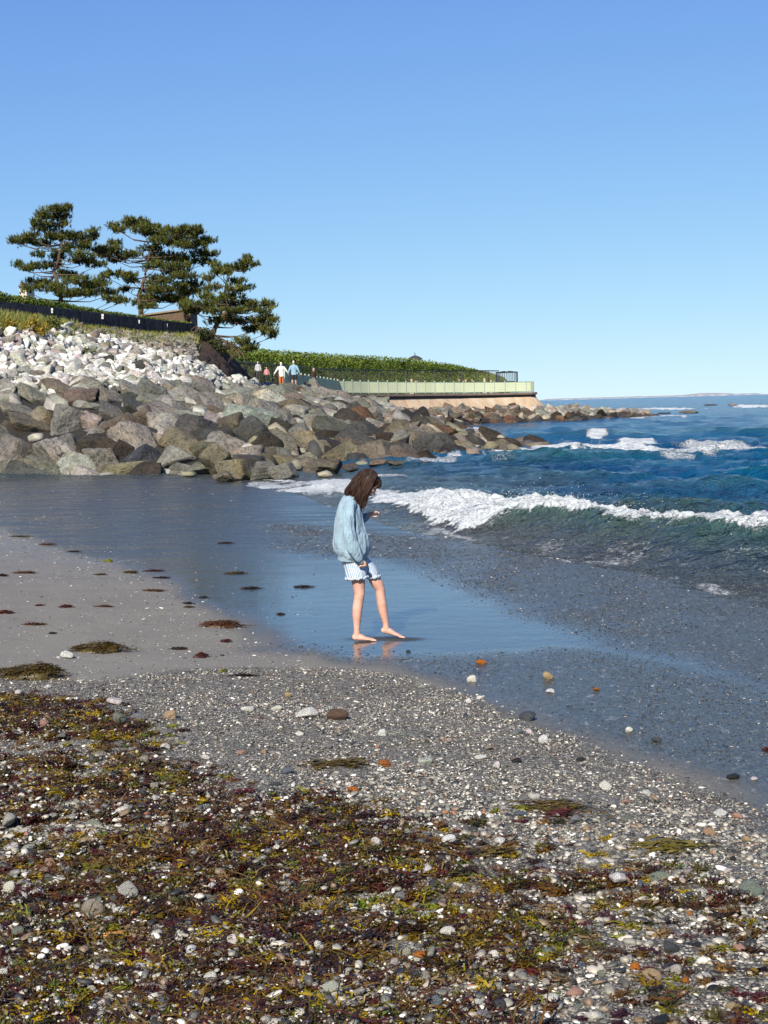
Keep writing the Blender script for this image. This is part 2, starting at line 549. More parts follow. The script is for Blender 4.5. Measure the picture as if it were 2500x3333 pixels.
t = NT('beach_ground')
w = t.attr('wet'); g = t.attr('grav'); bk = t.attr('back'); du = t.attr('dull'); wd = t.attr('weedd')
fine = t.noise(190, 4, None, .75); mid = t.noise(26, 5); big = t.noise(1.3, 5)
grain = t.voro(300, out='Color')
sand = t.mix(t.ramp(fine, [(.3, 0.0), (.7, 1.0)]), (.140, .132, .114), (.31, .295, .258))
sand = t.mix(t.ramp(big, [(.35, 0.0), (.65, .6)]), sand, t.mix(1.0, sand, .78, 'MULTIPLY'))
spk = t.voro(46, out='Color'); spd = t.voro(46)
sp_m = t.math('MULTIPLY', t.ramp(spk, [(.60, 0.0), (.62, 1.0)]), t.ramp(spd, [(.16, 1.0), (.2, 0.0)]))
sand = t.mix(sp_m, sand, (.08, .07, .06))
spd2 = t.voro(21); spk2 = t.voro(21, out='Color')
sand = t.mix(t.math('MULTIPLY', t.ramp(spk2, [(.63, 0.0), (.65, 1.0)]), t.ramp(spd2, [(.11, 1.0), (.14, 0.0)])), sand, (.5, .48, .45))
# gravel: two sizes of coloured cells
def cells(scale):
    col = t.voro(scale, out='Color'); d = t.voro(scale)
    sp = t.n('ShaderNodeSeparateColor'); t.l(col, sp.inputs[0])
    c = t.ramp(sp.outputs[0], [(0, (.035, .036, .036)), (.18, (.11, .107, .095)), (.40, (.22, .21, .18)), (.62, (.32, .30, .255)), (.74, (.23, .175, .12)), (.80, (.42, .40, .35)), (.92, (.72, .69, .62))], 'CONSTANT')
    return t.mix(t.ramp(d, [(.35, 0.0), (.62, .85)]), c, t.mix(1.0, c, .3, 'MULTIPLY')), d
c1, d1 = cells(85); c2, d2 = cells(190)
gcol = t.mix(t.ramp(t.noise(5, 4), [(.42, 0.0), (.6, 1.0)]), c1, c2)
base = t.mix(g, sand, gcol)
wetc = t.mix(1.0, base, (.23, .275, .30), 'MULTIPLY')
bkc = t.mix(t.ramp(t.noise(40, 5, t.mapped((1, .55, 1)), .7), [(.35, 0.0), (.65, 1.0)]), (.020, .023, .020), (.13, .135, .115))
bkc = t.mix(t.ramp(t.noise(20, 5, t.mapped((.8, .42, 1)), .8), [(.585, 0.0), (.66, .9)]), bkc, (.46, .48, .48))  # pale streaks: foam flecks, and ripple glitter put into the colour
wetc = t.mix(bk, wetc, bkc)
col = t.mix(w, base, wetc)
col = t.mix(t.math('MULTIPLY', wd, .8), col, t.mix(t.ramp(t.noise(60, 5, None, .7), [(.4, 0.0), (.62, 1.0)]), (.025, .014, .008), (.12, .075, .028)))
t.base(col)
wg = t.math('MULTIPLY', w, t.math('SUBTRACT', 1.0, du), clamp=True)
rr = t.mix(wg, .85, t.mix(bk, t.mix(t.ramp(t.noise(2.0, 5, t.mapped((1, 2.5, 1))), [(.4, 0.0), (.7, 1.0)]), .07, .16), .40))
t.rough(t.mix(t.attr('rough_far'), rr, t.ramp(t.noise(.8, 5, t.mapped((.5, 2.2, 1)), .65), [(.35, .20), (.65, .36)])))
t.b.inputs['IOR'].default_value = 1.4
t.l(t.mix(wg, .25, t.mix(bk, .56, .40)), t.b.inputs['Specular IOR Level'])
# relief: grains when dry, long shallow ripples in the film when wet, pebbles in gravel
h = t.math('ADD', t.math('MULTIPLY', t.math('MULTIPLY', fine, .15), t.math('SUBTRACT', 1.05, w)), t.math('MULTIPLY', mid, .10))
rip = t.noise(9, 4, t.mapped((.45, .55, 1)), .65)
h2 = t.math('MULTIPLY', rip, t.math('MULTIPLY', w, .55))
h2 = t.math('ADD', h2, t.math('MULTIPLY', t.noise(30, 3, t.mapped((.8, .5, 1)), .6), t.math('MULTIPLY', w, t.math('ADD', t.math('MULTIPLY', bk, 1.6), .16))))
gd = t.math('MULTIPLY', t.math('SUBTRACT', 1.0, d1), g)
hb = t.math('MULTIPLY', t.noise(34, 4, t.mapped((1, .5, 1)), .7), t.math('MULTIPLY', bk, 2.4))
hh = t.math('ADD', t.math('ADD', h, h2), t.math('ADD', t.math('MULTIPLY', gd, 1.0), hb))
t.normal(t.bump(hh, .55, .012))
beach = tag(link('sand', me, t.m), kind='structure')

# ------------------------------------------------------------------ sea
ys = [9.0]
while ys[-1] < 20000:
    y = ys[-1]
    st = max(.05, y * y / (1479 * 2.05) * .9) if y < 40 else y * y / (1479 * 2.05) * .8
    if y < 30: st = min(st, .075)
    elif y < 60: st = min(st, .30)
    ys.append(y + min(st, y * .2))
ys = np.array(ys)
tt = np.linspace(-1, 1, 760)
xs = .30 * tt + .5 * tt ** 7
Ys, Ts = np.meshgrid(ys, xs, indexing='ij')
Xs = Ts * Ys
step = np.gradient(ys)[:, None] * np.ones_like(Xs)
colw = .001 * Ys
wr = np.random.default_rng(5)
Zs = np.zeros_like(Xs)
depth = -beach_z(Xs, np.minimum(Ys, 400.0))
depth = depth + .035 * fbm(Xs * 1.1, Ys * .6, None, 70, 4) * (depth < .3)
depth = np.where(Ys > 60, 3.0, depth)
calm = smooth(.0, .35, depth)
dcal = .25 + .75 * calm
for i in range(46):
    lam = .28 * (1.092 ** i)
    th = R(-118) + wr.normal() * .55
    kx, ky = math.cos(th) * 2 * math.pi / lam, math.sin(th) * 2 * math.pi / lam
    ph = wr.uniform(0, 6.28)
    A = .0135 * lam ** .80
    keep = smooth(1.6, 3.4, lam / (step * abs(math.sin(th)) + colw * 2 + 1e-6))
    wobx = Xs + .3 * lam * np.sin(Ys / (lam * 3.1) + i)
    s = np.sin(kx * wobx + ky * Ys + ph)
    Zs += A * keep * (1 - 2 * np.abs(s) ** 1.0 * .5 - .35) * (1.35 if lam < 3 else 1.1) * np.where(lam > 2.0, calm, dcal)
# gusty unevenness
Zs *= .65 + .7 * (.5 + .5 * fbm(Xs * .12, Ys * .08, None, 71, 3))
foam = np.zeros_like(Xs)
# the breaker
CR = [at(u, v, Y) for u, v, Y in ((880, 1556, 42), (1130, 1575, 34), (1300, 1590, 29.5), (1440, 1625, 26.5), (1560, 1640, 24.6), (1700, 1640, 23.4), (1850, 1645, 22.3), (2040, 1700, 20.6), (2190, 1722, 19.9), (2340, 1735, 19.2), (2500, 1760, 18.3), (2800, 1800, 17.2), (3500, 1880, 15.2), (4600, 2050, 12.6))]
CRp = [(p.x, p.y) for p in CR]
near = Ys < 60
dC = np.full_like(Xs, 99.0); sC = np.ones_like(Xs); tC = np.zeros_like(Xs)
d_, s_ = seg_dist(Xs[near], Ys[near], CRp)
dC[near] = d_; sC[near] = s_
sgn = np.where(sC > 0, dC, -dC)               # + behind the crest (seaward)
uu, vv = proj(Xs, Ys, .2)
amp = np.interp(uu, [820, 1000, 1300, 1450, 1600, 1800, 2300, 2600, 3800], [.03, .07, .14, .32, .37, .42, .38, .42, .28])
wob = .16 * fbm(Xs * 1.1, Ys * 1.1, None, 81, 3)
sg = sgn + wob
front = np.exp(-(np.clip(-sg, 0, None) / .85) ** 1.7)
backw = np.exp(-(np.clip(sg, 0, None) / 1.9) ** 1.6)
prof = np.where(sg < 0, front, backw)
amp = amp * (1 + .16 * fbm(Xs * .8 + 3, Ys * .8, None, 83, 3))
Zs += amp * prof
Zs -= .05 * np.exp(-((sg + 1.7) / .8) ** 2) * near
fn = fbm(Xs * 3.5, Ys * 3.5, None, 85, 4)
width = np.interp(uu, [820, 1000, 1300, 1400, 1560, 1680, 1900, 2300, 2600, 3800], [.0, .05, .35, .75, .95, .58, .42, .32, .45, .4])
frontw = np.interp(uu, [820, 1000, 1300, 1400, 1540, 1640, 1720, 2500, 3800], [.05, .08, .25, .6, .95, .32, .0, .0, .25])
fb = smooth(-frontw - .25, -frontw + .16, sg + .42 * fn) * (1 - smooth(width - .2, width + .5, sg + .55 * fn))
fb *= (dC < 4)
foam = np.maximum(foam, fb)
Zs += fb * (.07 + .10 * np.abs(fbm(Xs * 4.5, Ys * 4.5, None, 87, 4)) + .05 * fbm(Xs * 14, Ys * 9, None, 88, 2)) * np.clip(amp / .3, .3, 1)
# thin torn foam on the face and in the trough
face = np.exp(-((sg + 1.1) / .9) ** 2) * (dC < 4)
foam = np.maximum(foam, .40 * face * smooth(.05, .35, fbm(Xs * 5, Ys * 3.2, None, 89, 4)))
# a swell further out, and patches of white water (px centre, half sizes, strength)
def swell(u0, v0, Y, L, wid, h, ang):
    p = at(u0, v0, Y)
    ca, sa = math.cos(ang), math.sin(ang)
    a = (Xs - p.x) * ca + (Ys - p.y) * sa; b = -(Xs - p.x) * sa + (Ys - p.y) * ca
    return h * np.exp(-(a / L) ** 2) * np.exp(-(np.abs(b) / np.where(b < 0, wid, wid * 1.7)) ** 1.8)
Zs += swell(1900, 1500, 46, 4.6, 2.2, .42, R(-14))
Zs += swell(2330, 1530, 40, 4.5, 1.8, .16, R(-10))
Zs += swell(1700, 1560, 36, 3.5, 1.4, .12, R(-25))
Zs += swell(2250, 1400, 75, 12, 3.5, .28, R(-6))
Zs += swell(2200, 1600, 30, 3.0, 1.1, .10, R(-15))
PATCH = [(1690, 1462, 95, 12, .9), (1850, 1450, 130, 9, 1), (2010, 1455, 140, 15, 1), (2130, 1470, 120, 10, .75), (2290, 1475, 90, 9, .6), (2080, 1432, 60, 8, .9), (1945, 1412, 35, 10, 1),
         (2330, 1445, 170, 6, .6), (2450, 1430, 100, 5, .5), (2300, 1432, 130, 5, .5), (2210, 1490, 60, 5, .5), (1820, 1478, 60, 5, .7), (2060, 1350, 45, 6, 1), (2170, 1327, 110, 3, .9), (2180, 1349, 75, 3, .7), (2440, 1319, 55, 5, 1.2), (2560, 1319, 100, 5, 1.2),
         (1550, 1392, 50, 7, .7), (1520, 1400, 40, 8, .7), (1570, 1482, 100, 6, .6), (1640, 1500, 60, 5, .35),
         (1000, 1572, 110, 8, .7), (900, 1562, 80, 7, .6), (1120, 1560, 70, 12, .7), (1180, 1585, 90, 8, .6), (840, 1552, 80, 10, .5), (1060, 1556, 120, 8, .7),
         (1250, 1527, 70, 5, .5), (1400, 1497, 80, 5, .5), (1480, 1480, 80, 4, .6), (2390, 1785, 70, 12, .3), (2490, 1762, 50, 14, .55), (2050, 1400, 120, 4, .25)]
for (u0, v0, a, b, sgt) in PATCH:
    n1 = fbm(Xs * 1.9 + v0, Ys * .55 * np.sqrt(40 / (Ys + 10)), None, int(u0), 5)
    e = ((uu - u0) / a) ** 2 + ((vv - v0) / b) ** 2
    q = min(sgt * 1.15, 1.0) * (1 - .12 * smooth(38, 60, Ys)) * smooth(.0, .65, np.exp(-e) * 1.15 + .75 * n1 - .12) * (e < 5)
    foam = np.maximum(foam, np.clip(q, 0, 1))
    Zs += q * .05
# lacy remains in the swash
sw = smooth(.6, .0, depth) * (Ys < 60)
lace = smooth(.16, .42, fbm(Xs * 2.2, Ys * 1.3, None, 95, 5)) * sw * smooth(-.10, .02, depth)
foam = np.maximum(foam, .42 * lace)
edge_ = np.exp(-((depth - .012) / .012) ** 2) * (Ys < 45) * smooth(-.25, .2, fbm(Xs * 1.4, Ys * .9, None, 97, 4))
foam = np.maximum(foam, .55 * edge_)
# far whitecaps
far = smooth(.38, .55, fbm(Xs * .09, Ys * .06, None, 99, 4)) * smooth(40, 90, Ys) * (Ys < 3000)
foam = np.maximum(foam, .3 * far)
Zs = Zs * np.where(depth < .12, .35 + .65 * smooth(-.02, .12, depth), 1)
shal = smooth(.62, .0, depth + .12 * fbm(Xs * .5, Ys * .4, None, 101, 3))
shal = np.maximum(shal, .85 * np.exp(-(np.clip(-sg, 0, None) / 2.6) ** 2) * (sg < 0) * (dC < 5) * smooth(1500, 1700, uu))
thin = smooth(.16, .02, depth)
farw = smooth(30, 110, Ys)
me = grid_mesh('sea', Xs, Ys, Zs, dict(thin=thin, farw=farw, foam=np.clip(foam, 0, 1), shal=np.clip(shal, 0, 1), up=np.clip(Zs, 0, 1)))
t = NT('sea_water')
fo = t.attr('foam'); sh = t.attr('shal'); up = t.attr('up')
cd = t.n('ShaderNodeCameraData')
n0 = t.noise(.25, 4, t.mapped((1, .6, 1)))
deep = t.mix(t.ramp(n0, [(.35, 0.0), (.65, 1.0)]), (.004, .048, .135), (.010, .092, .19))
green = t.mix(t.ramp(up, [(.12, 0.0), (.45, 1.0)]), deep, (.018, .095, .115))
silt = t.mix(t.ramp(t.noise(9, 5, t.mapped((1, .6, 1)), .7), [(.35, 0.0), (.65, 1.0)]), (.022, .034, .027), (.075, .095, .072))
silt2 = t.mix(t.ramp(t.noise(22, 5, t.mapped((1, .5, 1)), .75), [(.38, 0.0), (.64, 1.0)]), (.020, .024, .024), (.12, .13, .118))
silt = t.mix(t.attr('thin'), silt, silt2)
facec = t.mix(t.ramp(up, [(.10, 0.0), (.5, 1.0)]), silt, t.mix(t.ramp(t.noise(7, 5, t.mapped((1, .6, 1)), .7), [(.35, 0.0), (.65, 1.0)]), (.028, .066, .056), (.075, .135, .112)))
c = t.mix(sh, green, facec)
fn1 = t.noise(13, 6, None, .7); fn2 = t.voro(5, feature='DISTANCE_TO_EDGE')
fn3 = t.noise(38, 4, None, .7)
fm = t.ramp(t.math('ADD', fo, t.math('ADD', t.math('MULTIPLY', t.math('SUBTRACT', fn1, .5), 1.5), t.math('MULTIPLY', t.math('SUBTRACT', fn3, .5), .9))), [(.40, 0.0), (.62, 1.0)])
fcol = t.mix(t.ramp(t.noise(16, 6, None, .75), [(.34, 0.0), (.58, 1.0)]), (.42, .50, .52), (.90, .92, .92))
c = t.mix(fm, c, fcol)
t.base(c)
t.rough(t.mix(fm, t.mix(sh, .13, .2), .8))
t.b.inputs['IOR'].default_value = 1.33
t.l(t.ramp(t.attr('farw'), [(0.0, .5), (1.0, .30)]), t.b.inputs['Specular IOR Level'])
b1 = t.noise(2.8, 5, t.mapped((1, .8, 1)), .66, .6)
b2 = t.noise(12, 4, t.mapped((1, .6, 1)), .62, .5)
b3 = t.noise(.45, 5, t.mapped((1, 1.1, 1)), .62, .4)
nb = t.bump(b3, .9, 1.7)
nb = t.bump(b1, .9, .42, nb)
nb = t.bump(b2, .55, .04, nb)
nb = t.bump(fn1, .5, .07, nb)
nb = t.bump(t.math('MULTIPLY', fn3, fm), .8, .05, nb)
t.normal(nb)
sea = tag(link('sea', me, t.m), kind='structure')

# spray thrown off the crest
sp = MB()
r2 = np.random.default_rng(11)
for k in range(1100):
    i = r2.uniform(2.6, 10.5); j = int(i); p = CR[j].lerp(CR[j + 1], i - j)
    c = (p.x + r2.normal() * .18, p.y + r2.uniform(-.3, .9), p.z + .02 + abs(r2.normal()) * .09 * (1.6 if 5 < i < 7.4 else 1))
    sp.ball(c, np.array([1, 1, .8]) * r2.uniform(.002, .006), sub=1)
m_foam = NT('foam_drops'); m_foam.base((.85, .87, .87)).rough(.5)
tag(sp.build('sea_spray', m_foam.m), 'fine white spray thrown up along the crest of the breaking wave', kind='stuff')

# far coast low on the horizon
cb = MB()
r2 = np.random.default_rng(3)
n = 120
uc = np.linspace(1770, 2520, n)
prof_h = 8 + 7 * np.abs(fbm(uc / 60, uc * 0 + .5, None, 4, 4)) + 10 * np.exp(-((uc - 2320) / 60) ** 2)
prof_h *= np.interp(uc, [1770, 1800, 2480, 2520], [0.1, 1, 1, .2])
v = []
for k in range(n):
    x = (uc[k] - 1250) / FPX * 9000
    v += [(x, 9000, -3), (x, 9000, float(prof_h[k]) * .55), (x, 9150, float(prof_h[k])), (x, 9600, -3)]
f = []
for k in range(n - 1):
    a = 4 * k; b = a + 4
    f += [(a, b, b + 1, a + 1), (a + 1, b + 1, b + 2, a + 2), (a + 2, b + 2, b + 3, a + 3)]
cb.add(v, f)
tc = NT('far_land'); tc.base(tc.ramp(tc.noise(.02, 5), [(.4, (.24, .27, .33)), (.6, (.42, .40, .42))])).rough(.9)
tag(cb.build('far_coast', tc.m), kind='structure')

# ------------------------------------------------------------------ the revetment and the hill behind it
def f2(u, v, z=0.0):
    a, b = flat(u, v, z); return (float(a), float(b))
# stations along the shore: (toe xy, z), (crest xyz), (rim xyz)
ST = [((-30, 51, -.1), (-32, 58, 2.7), (-34, 63, 6.7)),
      ((-20, 51, -.1), (-22, 58, 2.7), (-23, 63, 6.6)),
      ((-13.2, 50, -.1), (-15.4, 58.5, 2.72), (-17, 66, 6.35)),
      ((-9.9, 49.5, -.1), (-12.4, 60, 2.75), (-14.5, 72, 6.1)),
      ((-6.2, 47.5, -.1), (-10.3, 61.5, 2.8), (-12.2, 79, 6.0)),
      ((-3.4, 45.5, -.2), (-8.7, 65, 2.9), (-10.9, 83, 6.1)),
      ((-.7, 49.5, -.3), (-8.0, 74, 3.1), (-9.7, 84, 6.15)),
      ((.9, 51, -.3), (-7.8, 79, 3.25), (-8.8, 86, 5.25)),
      ((2.1, 53, -.3), (-7.5, 84, 3.4), (-8.2, 89, 4.5)),
      ((5.0, 62, -.4), (-7.0, 92, 3.35), (-8.1, 94, 3.7)),
      ((7.2, 67, -.5), (-6.2, 100, 3.25), (-8.0, 101, 3.4)),
      ((3.6, 88, -.5), (-5.0, 111, 3.12), (-7.2, 112, 3.2)),
      ((0.6, 112, -.4), (-3.3, 125, 1.9), (-6.2, 127, 3.0))]
def interp_st(a):
    i = min(int(a), len(ST) - 2); k = a - i
    return [Vector(ST[i][j]).lerp(Vector(ST[i + 1][j]), k) for j in range(3)]
def rev_point(a, t):
    """t 0..1 toe to crest, 1..2 crest to rim"""
    p = interp_st(a)
    if t <= 1:
        q = p[0].lerp(p[1], t)
        q.z += .35 * math.sin(math.pi * t) * .5
        return q
    k = t - 1
    q = p[1].lerp(p[2], k)
    if a > 5.5:
        e = min(1, (a - 5.5) / 1.5)
        q.z = p[1].z + (p[2].z - p[1].z) * ((1 - e) * k + e * (max(0, (k - .35) / .65) ** .8))
    return q
na, nt_ = 150, 50
X = np.zeros((nt_, na)); Y = X.copy(); Z = X.copy(); BK = X.copy()
for j in range(na):
    a = j / (na - 1) * (len(ST) - 1.0001)
    for i in range(nt_):
        tt_ = i / (nt_ - 1) * 2
        q = rev_point(a, tt_)
        X[i, j], Y[i, j], Z[i, j] = q
        BK[i, j] = (tt_ > 1.25) * min(1, max(0, (a - 5.0) / .6))
Z += .18 * fbm(X * .8, Y * .8, None, 120, 4) * (1 + BK)
X += .25 * BK * fbm(Y * .9, Z * 2, None, 122, 4)
rev_me = grid_mesh('hillside', X, Y, Z, dict(bank=BK))
t = NT('hillside_earth')
n1 = t.noise(3, 6, None, .7)
e1 = t.ramp(n1, [(.3, (.010, .009, .008)), (.7, (.035, .031, .026))])
e2 = t.ramp(t.noise(2.2, 7, t.mapped((1, 1, .4)), .75), [(.3, (.014, .009, .008)), (.55, (.06, .032, .02)), (.8, (.14, .085, .055))])
t.base(t.mix(t.attr('bank'), e1, e2)).rough(.95)
t.normal(t.bump(n1, .9, .25))
hill = tag(link('hillside', rev_me, t.m), kind='structure')
rev_bvh = BVHTree.FromPolygons([tuple(v.co) for v in rev_me.vertices], [tuple(p.vertices) for p in rev_me.polygons])
def hit(u, v, bvh=rev_bvh):
    d = Vector(rays(u, v)); d.normalize()
    loc, nrm, i, dist = bvh.ray_cast(Vector((0, 0, EYE)), d)
    return loc, nrm

# seawall line (top outer edge) and the walk behind it
WALL = [(-4.7, 113.5, 3.08), (-3.3, 125, 2.95), (-1.0, 130.5, 2.9), (2.0, 136, 2.87), (5, 140.8, 2.85), (8.0, 145.2, 2.82), (11.5, 149.5, 2.8), (14.2, 152.4, 2.8), (15.7, 154.0, 2.8), (16.2, 155.2, 2.8), (15.6, 157, 2.8), (14.0, 163, 2.8), (13.0, 172, 2.8)]
WALKIN = [(-6.2, 127), (-4.0, 132.5), (-.8, 138.5), (2.6, 143.8), (5.8, 148.4), (9.4, 152.8), (11.8, 155.4), (12.6, 157), (12.6, 158), (12.3, 160), (11.0, 166), (10, 173)]
walk_edge = [ST[i][1] for i in range(8, 12)] + [(-3.3, 125, 2.95)]
pv = []; 
wl = [(q[0], q[1], q[2] + .06) for q in walk_edge] + [(a, b, c + .06) for a, b, c in WALL[2:]]
inn = [(ST[i][2][0] - 2.2, ST[i][2][1] + .6) for i in range(8, 13)] + WALKIN[1:]
for o_, i_ in zip(wl, inn):
    pv += [(o_[0], o_[1], o_[2]), (i_[0], i_[1], o_[2] + .02)]
pf = [(2 * k, 2 * k + 1, 2 * k + 3, 2 * k + 2) for k in range(len(wl) - 1)]
mb = MB(); mb.add(pv, pf)
tag(mb.build('walkway', simple('walk_gravel', (.30, .28, .25), .9, .12, 3)), kind='structure')

def path_len(P):
    P = [Vector(p) for p in P]; s = [0]
    for a, b in zip(P[:-1], P[1:]): s.append(s[-1] + (b - a).length)
    return P, s
def along(P, s, d):
    for i in range(len(P) - 1):
        if d <= s[i + 1] or i == len(P) - 2:
            k = (d - s[i]) / (s[i + 1] - s[i]); 
            return P[i].lerp(P[i + 1], k), (P[i + 1] - P[i]).normalized()

# the seawall: battered face of pale tan concrete under a cap
sw = empty('seawall', (6.5, 143, 0)); base_off = Vector((6.5, 143, 0))
tag(sw, 'tan concrete seawall with sloping face and jutting cap round the headland', 'seawall')
P, s = path_len(WALL)
N = 90; v = []; 
for k in range(N + 1):
    p, d = along(P, s, s[-1] * k / N)
    # smooth outward direction
    p2, _ = along(P, s, min(s[-1], s[-1] * k / N + 1.2)); p1, _ = along(P, s, max(0, s[-1] * k / N - 1.2))
    d = (p2 - p1).normalized(); out = Vector((d.y, -d.x, 0)).normalized()
    endk = .9 + 1.2 * smooth(.68, .88, k / N)
    v += [tuple(p + out * .0 + Vector((0, 0, -.30)) - base_off), tuple(p + out * float(endk) + Vector((0, 0, -1.62)) - base_off), tuple(p + out * (float(endk) + .1) + Vector((0, 0, -2.9)) - base_off), tuple(p - out * .5 + Vector((0, 0, -.30)) - base_off)]
f = []
for k in range(N):
    a, b = 4 * k, 4 * k + 4
    f += [(a, a + 1, b + 1, b), (a + 1, a + 2, b + 2, b + 1), (a + 3, a, b, b + 3)]
t = NT('seawall_concrete')
n1 = t.noise(.9, 6, t.mapped((1, 1, .35)), .65); n2 = t.noise(5, 5, t.mapped((1, 1, .2)))
c = t.ramp(n1, [(.3, (.52, .36, .22)), (.5, (.70, .53, .36)), (.7, (.80, .68, .52))])
c = t.mix(t.ramp(n2, [(.35, .5), (.6, 0.0)]), c, t.mix(1.0, c, .72, 'MULTIPLY'))
t.base(c).rough(.9); t.normal(t.bump(n2, .5, .05))
mb = MB(); mb.add(v, f); mb.build('wall_face', t.m, sw)
mb = MB(); v = []
for k in range(N + 1):
    p, d = along(P, s, s[-1] * k / N)
    p2, _ = along(P, s, min(s[-1], s[-1] * k / N + 1.2)); p1, _ = along(P, s, max(0, s[-1] * k / N - 1.2))
    d = (p2 - p1).normalized(); out = Vector((d.y, -d.x, 0)).normalized()
    for o_, z_ in ((.22, .10), (.22, -.12), (-.5, -.12), (-.5, .10)):
        v.append(tuple(p + out * o_ + Vector((0, 0, z_)) - base_off))
f = []
for k in range(N):
    for q in range(4):
        f.append((4 * k + q, 4 * k + (q + 1) % 4, 4 * k + 4 + (q + 1) % 4, 4 * k + 4 + q))
mb.add(v, f)
mb.build('wall_cap', simple('cap_concrete', (.30, .23, .17), .9, .3, 3), sw)
# dark strip set back under the cap: its shadow put into the colour
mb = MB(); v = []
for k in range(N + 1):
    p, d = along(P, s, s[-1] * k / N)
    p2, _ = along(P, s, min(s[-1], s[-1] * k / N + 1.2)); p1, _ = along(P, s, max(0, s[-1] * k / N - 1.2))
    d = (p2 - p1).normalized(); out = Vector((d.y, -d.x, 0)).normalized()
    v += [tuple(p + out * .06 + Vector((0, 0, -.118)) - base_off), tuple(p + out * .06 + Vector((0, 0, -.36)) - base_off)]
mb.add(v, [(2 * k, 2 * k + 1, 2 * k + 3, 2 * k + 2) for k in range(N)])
mb.build('cap_shadow_band', simple('cap_shadow_dark', (.07, .055, .045), .9, .4, 4), sw)

# pale green railing along the walk: posts, rails and close mesh
FEN = [(walk_edge[k][0] - .25, walk_edge[k][1], walk_edge[k][2] + .06) for k in (2, 3)] + [(-3.5, 125.1, 3.02)] + [(a - .15, b + .15, c + .08) for a, b, c in WALL[2:]]
P, s = path_len(FEN)
fe = empty('green_railing', FEN[0]); off = Vector(FEN[0])
tag(fe, 'long pale green mesh railing along the seaward edge of the cliff walk', 'railing')
m_post = simple('post_paint', (.50, .58, .50), .5, .1, 10)
m_fgreen = simple('green_paint', (.64, .70, .49), .55, .08, .3)
m_rail = simple('rail_paint', (.30, .45, .30), .5, .1, 10)
H = 1.12
pbox = MB(); pbox.box((0, 0, (H + .06) / 2), (.07, .07, H + .06)); pbox.box((0, 0, H + .085), (.10, .10, .05)); pme = pbox.mesh('post'); pme.materials.append(m_post)
d = 0.0
while d < s[-1]:
    p, di = along(P, s, d)
    o = link('post', pme, None, fe, p - off); o.rotation_euler = (0, 0, math.atan2(di.y, di.x))
    d += 1.75
for zz, nm in ((H - .02, 'top_rail'), (.12, 'bottom_rail')):
    mb = MB()
    for a, b in zip(P[:-1], P[1:]): mb.beam(a - off + Vector((0, 0, zz)), b - off + Vector((0, 0, zz)), .045, .05)
    mb.build(nm, m_rail, fe)
mb = MB(); d = 0.05
while d < s[-1]:
    p, di = along(P, s, d)
    q = p - off + Vector((0, 0, .13))
    mb.beam(q, q + Vector((0, 0, H - .17)), .06, .02)
    d += .085
for zz in (.35, .6, .85):
    for a, b in zip(P[:-1], P[1:]): mb.beam(a - off + Vector((0, 0, zz)), b - off + Vector((0, 0, zz)), .02, .06)
o = mb.build('mesh_infill', m_fgreen, fe); o['kind'] = 'stuff'

# black fence on the landward side
BF = [(-10.6, 104, 3.2), (-9.6, 110, 3.2), (-7.8, 119, 3.2), (-5.2, 129.5, 3.1), (-1.0, 139.2, 3.1), (3.0, 145.4, 3.1), (6.8, 150.3, 3.1), (10.6, 155.0, 3.1), (12.6, 158, 3.1)]
P, s = path_len(BF)
bf = empty('black_fence', BF[0]); off = Vector(BF[0])
tag(bf, 'tall black iron fence in front of the green bank behind the walk', 'fence')
m_black = simple('black_iron', (.012, .013, .016), .5, .2, 8)
H = 2.25
pbox = MB(); pbox.box((0, 0, H / 2), (.09, .09, H)); bme = pbox.mesh('post'); bme.materials.append(m_black)
d = 0.0
while d < s[-1]:
    p, di = along(P, s, d)
    link('post', bme, None, bf, p - off); d += 2.4
for zz, nm in ((H - .06, 'top_rail'), (.25, 'bottom_rail')):
    mb = MB()
    for a, b in zip(P[:-1], P[1:]): mb.beam(a - off + Vector((0, 0, zz)), b - off + Vector((0, 0, zz)), .05, .09)
    mb.build(nm, m_black, bf)
mb = MB(); d = 0.0
while d < s[-1]:
    p, di = along(P, s, d); q = p - off
    mb.beam(q + Vector((0, 0, .2)), q + Vector((0, 0, H - .05)), .018, .018); d += .16
o = mb.build('picket', m_black, bf); o['kind'] = 'stuff'
# rounded cage of bars where the fence meets the point
cg = empty('fence_cage', (13.4, 157.6, 3.0)); tag(cg, 'curved dark cage of bars closing the black fence at the point', 'fence')
bars = MB(); Rr = 1.15
for k in range(30):
    th = R(-160 + 320 * k / 29)
    x, y = Rr * math.cos(th), Rr * math.sin(th)
    bars.beam((x, y, 0), (x, y, 2.1), .06, .06)
    if k % 2 == 0: bars.beam((x, y, 2.1), (x * .3, y * .3, 2.22), .04, .04)
bars.build('bars', simple('dark_blue_iron', (.02, .025, .045), .5), cg)
for zz in (.1, 1.1, 2.1):
    mb = MB(); mb.tube([(Rr * math.cos(R(-160 + 320 * k / 20)), Rr * math.sin(R(-160 + 320 * k / 20)), zz) for k in range(21)], .05, 5); mb.build('hoop', m_black, cg)

